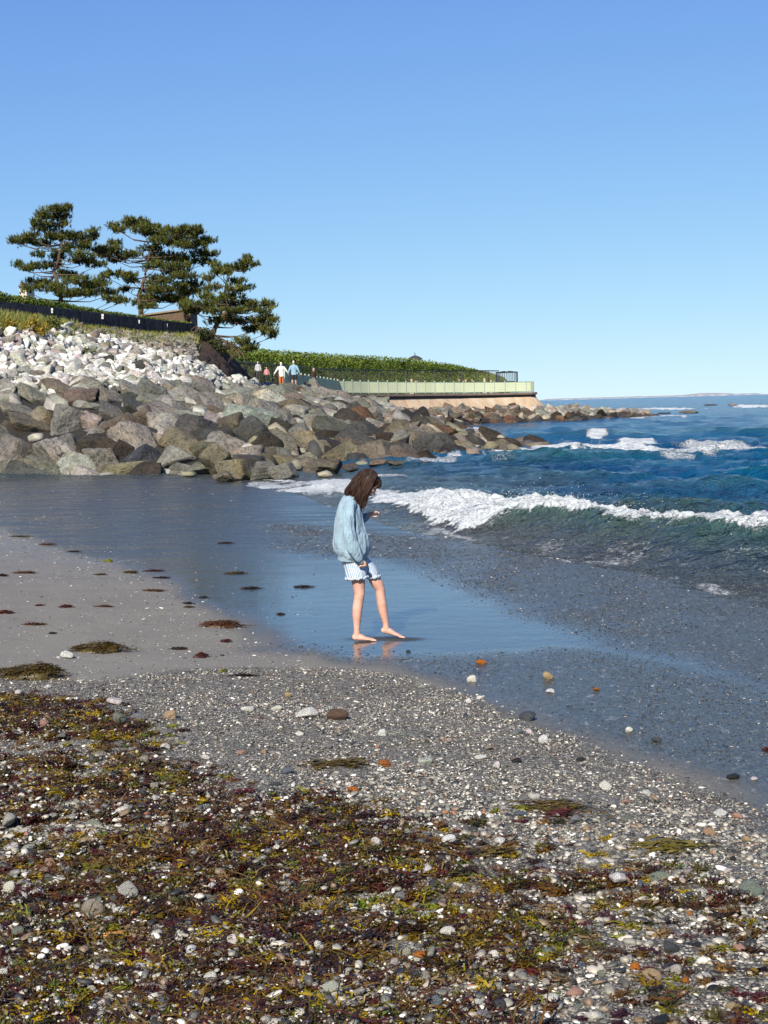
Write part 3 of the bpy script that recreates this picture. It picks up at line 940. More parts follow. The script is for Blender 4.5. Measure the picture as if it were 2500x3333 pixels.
# headland: bank of shrubs, lawn above
HL = [(-17, 96, 6.6), (-13.4, 101, 6.75), (-11.2, 108, 6.85), (-9, 119, 6.9), (-6.4, 130, 6.95), (-2.2, 140, 6.9), (2, 147, 6.8), (6, 152, 6.5), (9.6, 156.0, 6.0), (12.2, 158.4, 5.4), (13.9, 160.2, 4.7)]
back = [(-48, 130), (-46, 140), (-44, 155), (-40, 170), (-34, 185), (-26, 200), (-16, 210), (-4, 215), (2, 205), (6, 190), (9, 175)]
rows = [(0, 0.0, 0), (.02, .45, 0), (.05, .8, 0), (.09, .95, 0), (.2, 1.0, .1), (.5, 1.02, .25), (1.0, 1.03, .3)]
X = np.zeros((len(rows), len(HL))); Y = X.copy(); Z = X.copy()
for j, (p, b) in enumerate(zip(HL, back)):
    for i, (k, zf, ad) in enumerate(rows):
        X[i, j] = p[0] + (b[0] - p[0]) * k; Y[i, j] = p[1] + (b[1] - p[1]) * k
        Z[i, j] = 3.0 + (p[2] - 3.0) * zf + ad * (p[2] - 3) / 3.8
def up2(A, n):
    r, c = A.shape
    A = np.array([np.interp(np.linspace(0, c - 1, c * n), np.arange(c), A[i]) for i in range(r)])
    return np.array([np.interp(np.linspace(0, r - 1, r * n), np.arange(r), A[:, j]) for j in range(A.shape[1])]).T
X, Y, Z = up2(X, 5), up2(Y, 5), up2(Z, 5)
Z += .12 * fbm(X * .25, Y * .25, None, 130, 3)
hl_me = grid_mesh('headland', X, Y, Z)
t = NT('lawn')
t.base(t.mix(t.ramp(t.noise(.5, 6, None, .7), [(.35, 0.0), (.65, 1.0)]), (.10, .14, .025), (.19, .21, .05))).rough(.95); t.normal(t.bump(t.noise(7, 4), .8, .15))
tag(link('headland', hl_me, t.m), kind='structure')

def foliage_mat(name, cols, sss=0):
    t = NT(name)
    a = t.attr('tint')
    t.base(t.ramp(a, [(i / (len(cols) - 1), c) for i, c in enumerate(cols)])).rough(.7)
    t.set(Specular_IOR_Level=.25)
    return t.m

def leaf_cloud(name, pts, nrm_up, size, tint, seed, tris=2, elong=1.0, parent=None, mat=None):
    """many small separate leaf faces, one quad each (two triangles), random facing"""
    r = np.random.default_rng(seed)
    n = len(pts)
    a = r.normal(size=(n, 3)); a[:, 2] += nrm_up
    a /= np.linalg.norm(a, axis=1)[:, None]
    b = np.cross(a, r.normal(size=(n, 3))); b /= np.linalg.norm(b, axis=1)[:, None]
    c = np.cross(a, b)
    sz = size * r.uniform(.6, 1.4, n)[:, None]
    b = b * sz * elong; c = c * sz
    v = np.stack([pts - b, pts - c * .6, pts + b, pts + c * .6], 1).reshape(-1, 3)
    f = np.arange(4 * n).reshape(n, 4)
    me = mesh_np(name, v, f, False)
    at_ = me.attributes.new('tint', 'FLOAT', 'POINT'); at_.data.foreach_set('value', np.repeat(tint, 4).astype(np.float32))
    return link(name, me, mat, parent)

m_shrub = foliage_mat('shrub_leaves', [(.03, .05, .010), (.075, .115, .018), (.14, .19, .028), (.22, .26, .05)])
# shrubs on the bank (one mass nobody could count)
r2 = np.random.default_rng(21)
pts = []; 
Pb, sb = path_len([(a, b, c) for a, b, c in HL[0:]])
for k in range(60000):
    d = sb[-1] * r2.random() ** .9
    p, di = along(Pb, sb, d); out = Vector((-di.y, di.x, 0))
    h = r2.random()
    zt = p.z
    inn_ = r2.uniform(-.4, 1.2) + 2.2 * h
    bump_ = .16 * float(fbm(np.array(d * .5), np.array(h * 3.0), None, 140, 3))
    q = p + out * (inn_ - bump_ * 1.0)
    q.z = 3.0 + (zt - 3.0) * (h ** .9) * 1.0 + .25 * bump_ + r2.uniform(-.05, .12)
    pts.append(q)
pts = np.array([tuple(p) for p in pts])
tint = np.clip(.42 + .45 * fbm(pts[:, 0] * .8, pts[:, 1] * .5, pts[:, 2] * 1.6, 141, 3) + .30 * smooth(5.4, 6.8, pts[:, 2]) - .08 + r2.normal(0, .12, len(pts)), 0, 1)  # lighter towards the top: sunlit crest of the bank put into the tint
o = leaf_cloud('bank_shrubs', pts, 1.4, .095, tint, 5, mat=m_shrub)
tag(o, 'dense green shrubs covering the bank behind the black fence', kind='stuff')

# ------------------------------------------------------------------ stones
BV = [rock_mesh(f'boulder_shape_{i}', 100 + i, 4, (1, .78, .62), 11 + i % 3, .06, 30, .012 * (i % 2)) for i in range(18)]
for m_ in BV: m_.materials.append(MAT['boulder'])
BL = [rock_mesh(f'far_boulder_shape_{i}', 300 + i, 2, (1, .78, .62), 12, .07, 30) for i in range(8)]
RV = [rock_mesh(f'rubble_shape_{i}', 200 + i, 3, (1, .75, .6), 11 + i % 4, .06, 34) for i in range(14)]
for m_ in RV: m_.materials.append(MAT['rubble'])
ORD = ['first', 'second', 'third', 'fourth', 'fifth', 'sixth', 'seventh', 'eighth', 'ninth', 'tenth', 'eleventh', 'twelfth', 'thirteenth', 'fourteenth', 'fifteenth', 'sixteenth', 'seventeenth', 'eighteenth', 'nineteenth', 'twentieth']
def ordinal(k):
    if k < 20: return ORD[k]
    tens = {2: 'twenty', 3: 'thirty', 4: 'forty', 5: 'fifty', 6: 'sixty'}[(k + 1) // 10]
    return tens.replace('ty', 'tieth') if (k + 1) % 10 == 0 else tens + '-' + ORD[(k + 1) % 10 - 1]

PAL = {'grey': (.275, .265, .228), 'greenish grey': (.25, .248, .205), 'pale grey': (.39, .378, .33), 'tan': (.31, .275, .21), 'brown': (.19, .157, .118), 'dark brown': (.065, .052, .038), 'dark grey': (.10, .098, .088), 'yellowish': (.25, .225, .148), 'blue-grey': (.062, .066, .074), 'pinkish': (.40, .33, .28), 'white': (.78, .765, .70), 'pale pink': (.56, .48, .44), 'rust-brown': (.16, .095, .058), 'orange': (.34, .18, .09), 'near-black': (.035, .032, .03)}
def jit(c, r, k=.16):
    m = 1 + r.normal() * k
    return tuple(max(.01, min(.9, q * m * (1 + r.normal() * .03))) for q in c) + (1,)

stones = []      # dicts: loc, rot, scale, colour name, mesh, kind
r2 = np.random.default_rng(77)
# the ones one can recognise: u, v (centre), width px, height px, roll in the picture plane, colour
HAND = [(60, 1480, 170, 120, -25, 'grey'), (185, 1495, 190, 105, -42, 'pale grey'), (100, 1395, 150, 75, -20, 'brown'), (225, 1495, 60, 100, 30, 'greenish grey'),
        (215, 1465, 110, 80, -30, 'grey'), (245, 1500, 130, 50, -12, 'dark grey'), (335, 1462, 165, 100, -8, 'dark brown'), (405, 1480, 70, 95, 10, 'dark brown'), (468, 1498, 115, 80, 0, 'blue-grey'),
        (570, 1505, 125, 75, 5, 'grey'), (225, 1385, 125, 150, -55, 'pale grey'), (150, 1370, 120, 80, -35, 'yellowish'), (300, 1380, 90, 60, -35, 'pinkish'),
        (415, 1400, 150, 85, -38, 'brown'), (470, 1375, 120, 90, -40, 'brown'), (360, 1360, 110, 70, -40, 'grey'), (445, 1345, 130, 60, -42, 'dark grey'),
        (530, 1425, 60, 35, 0, 'pinkish'), (380, 1428, 26, 24, 0, 'orange'), (590, 1440, 130, 70, -10, 'yellowish'), (640, 1400, 160, 100, -15, 'dark grey'),
        (762, 1400, 90, 115, 25, 'brown'), (830, 1420, 150, 110, -45, 'dark grey'), (855, 1455, 110, 80, -20, 'dark brown'), (665, 1475, 90, 85, 10, 'yellowish'), (665, 1472, 60, 22, -5, 'orange'),
        (705, 1505, 95, 95, -35, 'yellowish'), (765, 1535, 105, 70, -15, 'yellowish'), (725, 1555, 70, 34, 12, 'tan'), (835, 1448, 60, 60, 20, 'yellowish'), (780, 1478, 60, 50, -30, 'tan'), (900, 1490, 18, 34, 80, 'orange'),
        (720, 1450, 55, 40, -30, 'blue-grey'), (860, 1537, 105, 60, 5, 'greenish grey'), (925, 1540, 85, 55, -5, 'grey'), (650, 1530, 90, 34, 0, 'greenish grey'), (610, 1545, 60, 18, 0, 'yellowish'),
        (1000, 1500, 70, 50, 10, 'greenish grey'), (1070, 1525, 90, 55, 0, 'yellowish'), (1055, 1548, 60, 24, 0, 'tan'), (960, 1518, 45, 36, 0, 'tan'), (1010, 1450, 80, 60, 0, 'near-black'), (950, 1430, 60, 50, -20, 'brown'),
        (1025, 1410, 60, 40, -30, 'pinkish'), (1090, 1455, 60, 60, 60, 'yellowish'), (1125, 1440, 60, 40, -50, 'tan'), (1160, 1495, 90, 40, 0, 'blue-grey'), (1220, 1470, 80, 40, 0, 'blue-grey'), (1140, 1530, 50, 22, 0, 'near-black'),
        (1240, 1510, 70, 26, 0, 'brown'), (1310, 1515, 90, 26, 0, 'brown'), (1180, 1512, 60, 20, 0, 'tan'), (1390, 1515, 70, 24, 0, 'rust-brown'), (1300, 1470, 90, 44, -10, 'near-black'), (1380, 1490, 70, 40, 0, 'dark brown'),
        (1245, 1400, 110, 50, -15, 'greenish grey'), (1330, 1400, 90, 40, 15, 'tan'), (1215, 1395, 30, 34, 0, 'yellowish'), (1455, 1415, 70, 44, -25, 'dark brown'), (1530, 1415, 44, 36, 0, 'dark brown'), (1540, 1440, 60, 40, 0, 'dark brown'),
        (1545, 1485, 58, 44, -20, 'brown'), (1600, 1460, 60, 40, 30, 'yellowish'), (1635, 1440, 44, 46, 40, 'tan'), (1600, 1478, 60, 18, 0, 'yellowish'), (1680, 1465, 60, 26, -20, 'yellowish'), (1752, 1452, 76, 20, 3, 'tan'), (1745, 1474, 34, 10, 0, 'brown'), (1460, 1470, 90, 30, 10, 'yellowish'),
        (200, 1275, 150, 60, -28, 'brown'), (110, 1295, 150, 60, -35, 'greenish grey'), (350, 1300, 110, 65, -38, 'grey'), (300, 1325, 70, 26, -12, 'pale grey'), (440, 1290, 130, 65, -30, 'pale grey'), (560, 1330, 130, 70, -30, 'pale grey'), (660, 1300, 110, 45, -35, 'tan'), (500, 1260, 60, 30, 0, 'tan'),
        (60, 1350, 130, 60, -20, 'greenish grey'), (25, 1390, 60, 50, -20, 'dark brown')]
occ = []
for (u, v, w_, h_, rollp, cn) in HAND:
    loc, nrm = hit(u, min(v, 1545) if u < 1500 else v)
    x0, y0 = flat(u, v + h_ * .4, 0.02)
    if loc is None or (v + h_ * .5 > 1440 and y0 < loc.y):
        loc = Vector((float(x0), float(y0) + .3, .02 + h_ * .45 / FPX * float(y0)))
    Y_ = loc.y
    sx = w_ / FPX * Y_ / 2; sz = h_ / FPX * Y_ / 2
    M = Matrix.Rotation(R(rollp), 3, 'Y') @ Matrix.Rotation(r2.uniform(0, 6.28), 3, 'X')
    i = int(r2.integers(len(BV)))
    # compensate the mesh's own proportions
    stones.append(dict(kind='boulder', loc=loc, M=Matrix.Rotation(R(-rollp), 3, 'Y'), sc=(sx * 1.08, (sx + sz) * .75 / .78, sz * 1.12 / .62), col=cn, mi=i, spin=(r2.integers(4), ), px=w_ * 1.5, hand=True, u=u, v=v))
    occ.append((u, v, w_ * .5, h_ * .5))

def covered(u, v, lim=.75):
    return any(((u - a) / c) ** 2 + ((v - b) / d) ** 2 < lim for a, b, c, d in occ)

# regular packing over the slope
a = 0.0
while a < len(ST) - 1.001:
    p = interp_st(a); p2 = interp_st(min(a + .01, len(ST) - 1.001))
    dens = ((p2[0] - p[0]).length + (p2[1] - p[1]).length) / .02
    far_ = p[0].y > 70
    da = (.96 if not far_ else 1.0) / max(dens, 1)
    L = (p[1] - p[0]).length
    nr = int(L / .80)
    for k in range(-1, nr + 1):
        t_ = (k + .5 + r2.uniform(-.3, .3)) / nr
        aa = a + da * r2.uniform(-.5, .5)
        if aa < 0 or aa > len(ST) - 1.001: continue
        q = rev_point(aa, max(t_, -.06) if t_ > 0 else 0)
        if t_ < 0: q.z = -.15; q.y -= .5
        u, v = proj(q.x, q.y, q.z)
        if covered(float(u), float(v)): continue
        s_ = r2.choice([.62, .9, 1.2, 1.5], p=[.3, .35, .22, .13]) * r2.uniform(.85, 1.15) * (.60 if not far_ else .58)
        if t_ > .8 and a > 5.5: s_ *= .75; q.z -= .32
        if a > 10: s_ *= .8; q.z -= .38 * min(1, (a - 10))
        if q.y > 92 and u > 1040 and v - s_ * .62 * FPX / q.y < float(np.interp(u, [1060, 1109, 1170, 1217, 1297, 1500], [1262, 1280, 1330, 1355, 1376, 1392])): continue
        right = smooth(560, 950, u)
        low = 1 - smooth(.16, .5, t_ + .15 * r2.normal())
        if r2.random() < low * (.26 + .74 * right):
            cn = r2.choice(['dark brown', 'near-black', 'brown', 'yellowish', 'tan', 'dark grey', 'rust-brown', 'blue-grey'], p=[.27, .09, .22, .13, .13, .13, .01, .02])
        elif t_ < .55: cn = r2.choice(['grey', 'greenish grey', 'tan', 'brown', 'pale grey', 'dark grey'], p=[.32, .27, .12, .07, .18, .04])
        else: cn = r2.choice(['grey', 'greenish grey', 'tan', 'brown', 'pale grey', 'white'], p=[.30, .26, .09, .02, .31, .02])
        tilt = Euler((R(r2.normal(24, 14)), R(r2.normal(22, 16)), R(r2.normal(-12, 30)))).to_matrix()
        stones.append(dict(kind='boulder', loc=q + Vector((0, 0, r2.uniform(-.1, .12))), M=tilt, sc=(s_ * r2.uniform(1.0, 1.3), s_, s_ * r2.uniform(.75, 1.05)), col=cn, mi=int(r2.integers(len(BV))), px=s_ * 2 * FPX / q.y, u=float(u), v=float(v), t=t_))
    a += da

# pale rubble above
a = 1.0
while a < 8.6:
    p = interp_st(a); p2 = interp_st(min(a + .01, len(ST) - 1.001))
    dens = ((p2[1] - p[1]).length + (p2[2] - p[2]).length) / .02
    da = .25 / max(dens, 1)
    L = (p[2] - p[1]).length
    nr = max(2, int(L / .27))
    for k in range(nr):
        t_ = 1 + (k + .5 + r2.uniform(-.4, .4)) / nr
        aa = a + da * r2.uniform(-.5, .5)
        if aa > 5.4 and t_ > 1.45 - .12 * (aa - 5.4): continue
        q = rev_point(aa, t_)
        u, v = proj(q.x, q.y, q.z); u = float(u); v = float(v)
        if u < -60: continue
        if v < float(np.interp(u, [0, 150, 200, 380, 540, 640, 660], [1092, 1090, 1070, 1082, 1100, 1108, 0])) + r2.normal() * 5: continue
        greyb = v < float(np.interp(u, [200, 430, 600, 700, 800], [1078, 1130, 1182, 1212, 1238])) + r2.normal() * 6      # the dull band under the fence
        if greyb and u > 230:
            cn = r2.choice(['grey', 'brown', 'tan', 'dark grey', 'dark brown'], p=[.34, .22, .2, .14, .10]); s_ = r2.uniform(.13, .26)
        else:
            pk = smooth(520, 200, u) * smooth(1240, 1120, v)
            if r2.random() < .26 * pk: cn = r2.choice(['pale pink', 'pinkish'], p=[.75, .25])
            else: cn = r2.choice(['white', 'pale grey', 'grey', 'tan', 'dark grey'], p=[.70, .18, .06, .04, .02])
            s_ = r2.choice([.15, .21, .30, .42], p=[.28, .38, .25, .09]) * r2.uniform(.85, 1.15)
        tilt = Euler((R(r2.normal(20, 25)), R(r2.normal(10, 25)), r2.uniform(0, 6.28))).to_matrix()
        stones.append(dict(kind='rubble', loc=q + Vector((0, 0, s_ * .25)), M=tilt, sc=(s_ * r2.uniform(1.0, 1.3), s_, s_ * r2.uniform(.8, 1.05)), col=cn, mi=int(r2.integers(len(RV))), px=s_ * 2 * FPX / q.y, u=u, v=v, t=t_))
    a += da

# brown rocks at the foot of the seawall and out along the spit
INL = [(-3.6, 125.5, 1.5), (2.6, 135.2, 1.35), (9, 144, 1.25), (15.6, 150.5, 1.2), (19, 155, 1.0), (23, 158, .75), (27.5, 161, .3), (33, 166, .0)]
OUTL = [(6.6, 104, -.3), (8.0, 131, -.3), (12.5, 136.5, -.3), (19, 140, -.3), (22.5, 145, -.3), (25, 151, -.3), (28, 158, -.3), (34, 164, -.4)]
X = np.zeros((8, 60)); Y = X.copy(); Z = X.copy()
for j in range(60):
    k = j / 59 * 6.35; i = int(k)
    A = Vector(INL[i]).lerp(Vector(INL[i + 1]) if i < 7 else Vector(INL[i]), k - i); B = Vector(OUTL[i]).lerp(Vector(OUTL[i + 1]), k - i)
    for q in range(8):
        w_ = A.lerp(B, q / 7); X[q, j], Y[q, j], Z[q, j] = w_.x, w_.y, w_.z + .1 * math.sin(q / 7 * 3.14)
ap_me = grid_mesh('shore_ledge', X, Y, Z - .1)
t = NT('ledge_rock'); t.base(t.ramp(t.noise(1.5, 6, None, .7), [(.35, (.05, .03, .02)), (.65, (.16, .10, .065))])).rough(.9); t.normal(t.bump(t.noise(3, 6), .9, .3))
tag(link('shore_ledge', ap_me, t.m), kind='structure')
for k in range(560):
    kk = r2.uniform(0, 6.25); i = int(kk); w2 = r2.random()
    A = Vector(INL[i]).lerp(Vector(INL[i + 1]), kk - i); B = Vector(OUTL[i]).lerp(Vector(OUTL[i + 1]), kk - i)
    q = A.lerp(B, w2)
    u, v = proj(q.x, q.y, q.z); u = float(u); v = float(v)
    s_ = r2.uniform(.35, .85) * (1 if w2 < .8 else .9)
    if w2 > .72: cn = r2.choice(['near-black', 'dark brown', 'rust-brown'], p=[.5, .35, .15])
    elif w2 > .25: cn = r2.choice(['rust-brown', 'brown', 'dark brown', 'tan', 'orange'], p=[.3, .3, .22, .15, .03])
    else: cn = r2.choice(['tan', 'pinkish', 'brown', 'grey', 'rust-brown'], p=[.3, .24, .2, .16, .1])
    if u > 1740 and w2 < .6: cn = r2.choice(['grey', 'pale grey', 'tan', 'pinkish'], p=[.35, .3, .2, .15])
    stones.append(dict(kind='rock', loc=q + Vector((0, 0, .06)), M=Euler((r2.normal() * .5, r2.normal() * .4, r2.uniform(0, 6.28))).to_matrix(), sc=(s_ * 1.2, s_, s_ * .95), col=cn, mi=int(r2.integers(len(BV))), px=s_ * 2 * FPX / q.y, u=u, v=v, t=w2))
# rocks that just break the surface further out
for (u, v, w_, h_, cn) in ((1965, 1345, 60, 14, 'dark brown'), (2030, 1340, 70, 18, 'brown'), (2075, 1350, 40, 14, 'dark brown'), (1925, 1338, 60, 22, 'grey'), (2245, 1341, 62, 10, 'brown'), (2160, 1345, 50, 6, 'dark brown'), (2310, 1318, 44, 6, 'dark brown'), (2385, 1317, 36, 9, 'brown'), (2430, 1427, 70, 12, 'brown'), (2490, 1429, 40, 16, 'dark brown'), (2395, 1424, 40, 6, 'tan'), (2070, 1455, 90, 8, 'dark brown'), (2190, 1453, 50, 5, 'dark brown')):
    x0, y0 = flat(u, v + h_ * .3, 0)
    x0, y0 = float(x0), float(y0)
    stones.append(dict(kind='rock', loc=Vector((x0, y0, h_ * .2 / FPX * y0)), M=Matrix.Identity(3), sc=(w_ / FPX * y0 / 2, w_ / FPX * y0 / 2, h_ / FPX * y0 / 2 / .6 + .03), col=cn, mi=int(r2.integers(len(BV))), px=w_ * 1.3, u=u, v=v, t=2.0, hand=True))

def place(st, name, meshes, mat_override=None):
    o = link(name, meshes[st['mi']], None)
    M4 = (st['M'] @ Matrix.Diagonal(Vector(st['sc']))).to_4x4(); M4.translation = st['loc']
    loc, rot, sc = M4.decompose()
    o.location = st['loc']; o.rotation_mode = 'QUATERNION'; o.rotation_quaternion = st['M'].to_quaternion(); o.scale = st['sc']
    o.color = jit(PAL[st['col']], r2)
    return o

def join_stuff(name, sts, meshes, mat, label):
    V = []; Fs = []; cols = []; n = 0
    for st in sts:
        me = meshes[st['mi'] % len(meshes)]
        co = np.empty(len(me.vertices) * 3, np.float32); me.vertices.foreach_get('co', co); co = co.reshape(-1, 3)
        M = np.array(st['M'] @ Matrix.Diagonal(Vector(st['sc'])))
        co = co @ M.T + np.array(st['loc'])
        fi = np.empty(len(me.polygons) * 3, np.int32); me.polygons.foreach_get('vertices', fi)
        V.append(co); Fs.append(fi.reshape(-1, 3) + n); n += len(co)
        cols.append(np.tile(jit(PAL[st['col']], r2), (len(co), 1)))
    me = mesh_np(name, np.concatenate(V), np.concatenate(Fs), False)
    a_ = me.color_attributes.new('stone_colour', 'FLOAT_COLOR', 'POINT'); a_.data.foreach_set('color', np.concatenate(cols).astype(np.float32).ravel())
    return tag(link(name, me, mat), label, kind='stuff')

def stone_attr_mat(name, scale):
    t = NT(name); c0 = t.attr('stone_colour', out='Color')
    n1 = t.noise(scale, 6, None, .62); n2 = t.noise(scale * 6, 4, None, .65)
    c = t.mix(t.ramp(n1, [(.35, 0.0), (.65, 1.0)]), t.mix(1.0, c0, .62, 'MULTIPLY'), t.mix(1.0, c0, 1.22, 'MULTIPLY'))
    c = t.mix(t.ramp(n2, [(.28, .65), (.5, 0.0)]), c, t.mix(1.0, c, .45, 'MULTIPLY'))
    t.base(c).rough(.85); t.normal(t.bump(n2, .55, .06)); return t.m
m_attr = stone_attr_mat('small_stone', 1.3)

def rowlabel(sel, nrows, fmt, key='v'):
    """rows counted in the picture from the bottom, then left to right"""
    sel = sorted(sel, key=lambda s: -s[key])
    n = len(sel); out = []
    for r_ in range(nrows):
        row = sorted(sel[r_ * n // nrows:(r_ + 1) * n // nrows], key=lambda s: s['u'])
        for k, st in enumerate(row): out.append((st, r_, k))
    return out
inframe = lambda s: -40 < s['u'] < 2540
bo = [s for s in stones if s['kind'] == 'boulder']
vis = sorted([s for s in bo if inframe(s) and (s['loc'].y < 108)], key=lambda s: -s['px'])
top = vis[:300]; ids = set(id(s) for s in top)
szw = lambda st, a, b: 'small' if st['px'] < a else ('large' if st['px'] > b else 'mid-sized')
for st, r_, k in rowlabel(top, 12, ''):
    o = place(st, 'boulder', BV)
    rown = 'lowest row' if r_ == 0 else ('highest row' if r_ == 11 else ordinal(r_) + ' row up')
    tag(o, f"{szw(st, 90, 150)} {st['col']} boulder, {ordinal(k)} from the left in the {rown} of riprap", 'boulder', 'riprap boulders piled at the foot of the slope')
join_stuff('riprap_boulders', [s for s in bo if id(s) not in ids], BL, m_attr, 'smaller and more distant boulders filling the riprap slope')
ru = [s for s in stones if s['kind'] == 'rubble']
vis = sorted([s for s in ru if inframe(s)], key=lambda s: -s['px'])
top = vis[:300]; ids = set(id(s) for s in top)
for st, r_, k in rowlabel(top, 10, ''):
    o = place(st, 'rubble_stone', RV)
    rown = 'lowest row' if r_ == 0 else ('highest row' if r_ == 9 else ordinal(r_) + ' row up')
    tag(o, f"{szw(st, 30, 45)} {st['col']} stone, {ordinal(k)} from the left in the {rown} of rubble", 'stone', 'pale rubble stones on the upper slope')
join_stuff('rubble', [s for s in ru if id(s) not in ids], RV, m_attr, 'small pale rubble filling the upper slope')
ro = [s for s in stones if s['kind'] == 'rock']
vis = sorted([s for s in ro if inframe(s) and s['u'] > 1080], key=lambda s: -s['px'])
top = vis[:150]; ids = set(id(s) for s in top)
for st, r_, k in rowlabel(top, 4, ''):
    o = place(st, 'shore_rock', BV)
    rown = ['row at the waterline', 'second row up', 'third row up', 'row nearest the seawall'][r_]
    tag(o, f"{st['col']} rock, {ordinal(k)} from the left in the {rown} round the headland", 'rock', 'brown rocks round the foot of the headland')
join_stuff('shore_rocks', [s for s in ro if id(s) not in ids], BL, m_attr, 'smaller brown rocks heaped below the seawall')

# ------------------------------------------------------------------ garden behind the dark fence
FL = [at(-420, 980, 64.5), at(-200, 978, 65.5), at(0, 984, 67.6), at(160, 1001, 70.8), at(320, 1021, 75), at(480, 1040, 79.8), at(560, 1049, 82.2), at(634, 1056, 84.8)]
FL = [(p.x, p.y, p.z) for p in FL]            # top edge of the screened fence
P, s = path_len(FL)
# plateau behind the rim
X = np.zeros((6, 14)); Y = X.copy(); Z = X.copy()
for j in range(14):
    a = j / 13 * 7.6
    rim = interp_st(a)[2]
    for i in range(6):
        k = (i / 5) ** 1.5 * 40
        X[i, j] = rim.x - .35 * k; Y[i, j] = rim.y + .9 * k
        Z[i, j] = rim.z + (.0 if i == 0 else .1) - (0 if a < 6.2 else .15 * i)
tag(link('hilltop', grid_mesh('hilltop', up2(X, 4), up2(Y, 4), up2(Z, 4)), bpy.data.materials['lawn']), kind='structure')

fen = empty('screened_fence', FL[0]); off = Vector(FL[0])
tag(fen, 'long low black screened fence under the hedge, small white notices on it', 'fence')
t = NT('screen_cloth'); t.base(t.ramp(t.noise(1.2, 4, t.mapped((1, 1, .3))), [(.3, (.006, .008, .014)), (.7, (.016, .020, .032))])).rough(.8); t.normal(t.bump(t.noise(2, 3), .6, .1)); m_screen = t.m
pbox = MB(); pbox.box((0, 0, -.55), (.07, .07, 1.15)); fpm = pbox.mesh('post'); fpm.materials.append(m_black)
panels = 26
for k in range(panels + 1):
    p, di = along(P, s, s[-1] * k / panels)
    link('post', fpm, None, fen, p - off + Vector((0, 0, .04)))
    if k < panels:
        p2, _ = along(P, s, s[-1] * (k + 1) / panels)
        mb = MB(); a, b = p - off, p2 - off
        mid = (a + b) / 2 + Vector((0, 0, -.02))
        v = []
        dn = Vector((di.y, -di.x, 0)).normalized()
        for q, bul in ((a, 0), (mid, .05), (b, 0)):
            for zz in (0, -.45, -.95):
                v.append(tuple(q + dn * (.05 + bul * (1 if zz == -.45 else .3)) + Vector((0, 0, zz))))
        mb.add(v, [(0, 1, 4, 3), (1, 2, 5, 4), (3, 4, 7, 6), (4, 5, 8, 7)])
        mb.build('screen_panel', m_screen, fen, True)
mb = MB()
for a, b in zip(P[:-1], P[1:]): mb.beam(a - off + Vector((0, 0, .02)), b - off + Vector((0, 0, .02)), .05, .05)
mb.build('top_rail', m_black, fen)
m_notice = simple('notice_white', (.62, .62, .60), .6, .1, 8)
for (u, v, w_, h_) in ((168, 1007, 9, 17), (333, 1026, 9, 17), (453, 1044, 4, 12), (543, 1057, 5, 12)):
    kk = min(range(200), key=lambda q: abs(float(proj(*along(P, s, s[-1] * q / 200)[0])[0]) - u))
    p, di = along(P, s, s[-1] * kk / 200)
    pp = at(u, v, p.y - .16)
    mb = MB(); sc_ = p.y / FPX
    mb.box((0, 0, 0), (w_ * sc_, .01, h_ * sc_ * .45)); mb.box((0, 0, -h_ * sc_ * .5), (w_ * sc_ * .8, .01, h_ * sc_ * .4))
    mb.build('notice', m_notice, fen).location = pp - off

# hedge over the fence
r2 = np.random.default_rng(31)
pts = []
for k in range(26000):
    d = s[-1] * r2.random()
    p, di = along(P, s, d); inn_ = Vector((-di.y, di.x, 0))
    u_, _ = proj(p.x, p.y, p.z); u_ = float(u_)
    hh = float(np.interp(u_, [-400, 0, 150, 320, 480, 600, 640], [.62, .55, .44, .28, .18, .14, .10]))
    hh *= 1 + .22 * float(fbm(np.array(d * .6), np.array(1.0), None, 150, 3))
    q = p + inn_ * r2.uniform(.12, 1.5) + Vector((0, 0, -.25 + (hh + .25) * r2.random() ** .6))
    pts.append(tuple(q))
pts = np.array(pts)
tint = np.clip(.50 + .4 * fbm(pts[:, 0] * 1.5, pts[:, 1] * 1.5, pts[:, 2] * 3, 151, 3) + r2.normal(0, .14, len(pts)), 0, 1)
o = leaf_cloud('hedge', pts, .5, .055, tint, 6, mat=foliage_mat('hedge_leaves', [(.03, .045, .012), (.07, .105, .02), (.12, .155, .03), (.20, .20, .06)]))
tag(o, 'low clipped green hedge running along the top of the black fence', 'hedge')

# grass under the fence
V = []; n = 0; tn = []
gr = []
for k in range(26000):
    a = r2.uniform(1.3, 5.6); t_ = r2.uniform(1.62, 2.0) + .10
    q = rev_point(a, min(t_, 1.999))
    if t_ > 2: 
        rim = interp_st(a)[2]; q = rim + Vector((-.35, .9, 0)) * (t_ - 2) * 8
    u_, v_ = proj(q.x, q.y, q.z)
    keep = np.interp(float(u_), [0, 120, 260, 480, 640, 720], [1, 1, .7, .6, .4, .1]) * smooth(1.68, 1.9, t_ + .1 * float(fbm(np.array(a * 4), np.array(t_ * 4), None, 160, 3)))
    if r2.random() > keep: continue
    h = r2.uniform(.16, .5) * (.75 if float(u_) > 250 else 1.1); w_ = r2.uniform(.012, .03)
    th = r2.uniform(0, 6.28); dx, dy = math.cos(th) * w_, math.sin(th) * w_
    lx, ly = r2.normal() * .12, r2.normal() * .12
    V += [(q.x - dx, q.y - dy, q.z), (q.x + dx, q.y + dy, q.z), (q.x + lx, q.y + ly, q.z + h)]
    tn += [r2.random()] * 3
me = mesh_np('slope_grass', V, np.arange(len(V)).reshape(-1, 3), False)
a_ = me.attributes.new('tint', 'FLOAT', 'POINT'); a_.data.foreach_set('value', np.array(tn, np.float32))
tag(link('slope_grass', me, foliage_mat('grass_blades', [(.09, .13, .025), (.20, .22, .05), (.38, .34, .15)])), 'rough green and straw grass under the fence', kind='stuff')

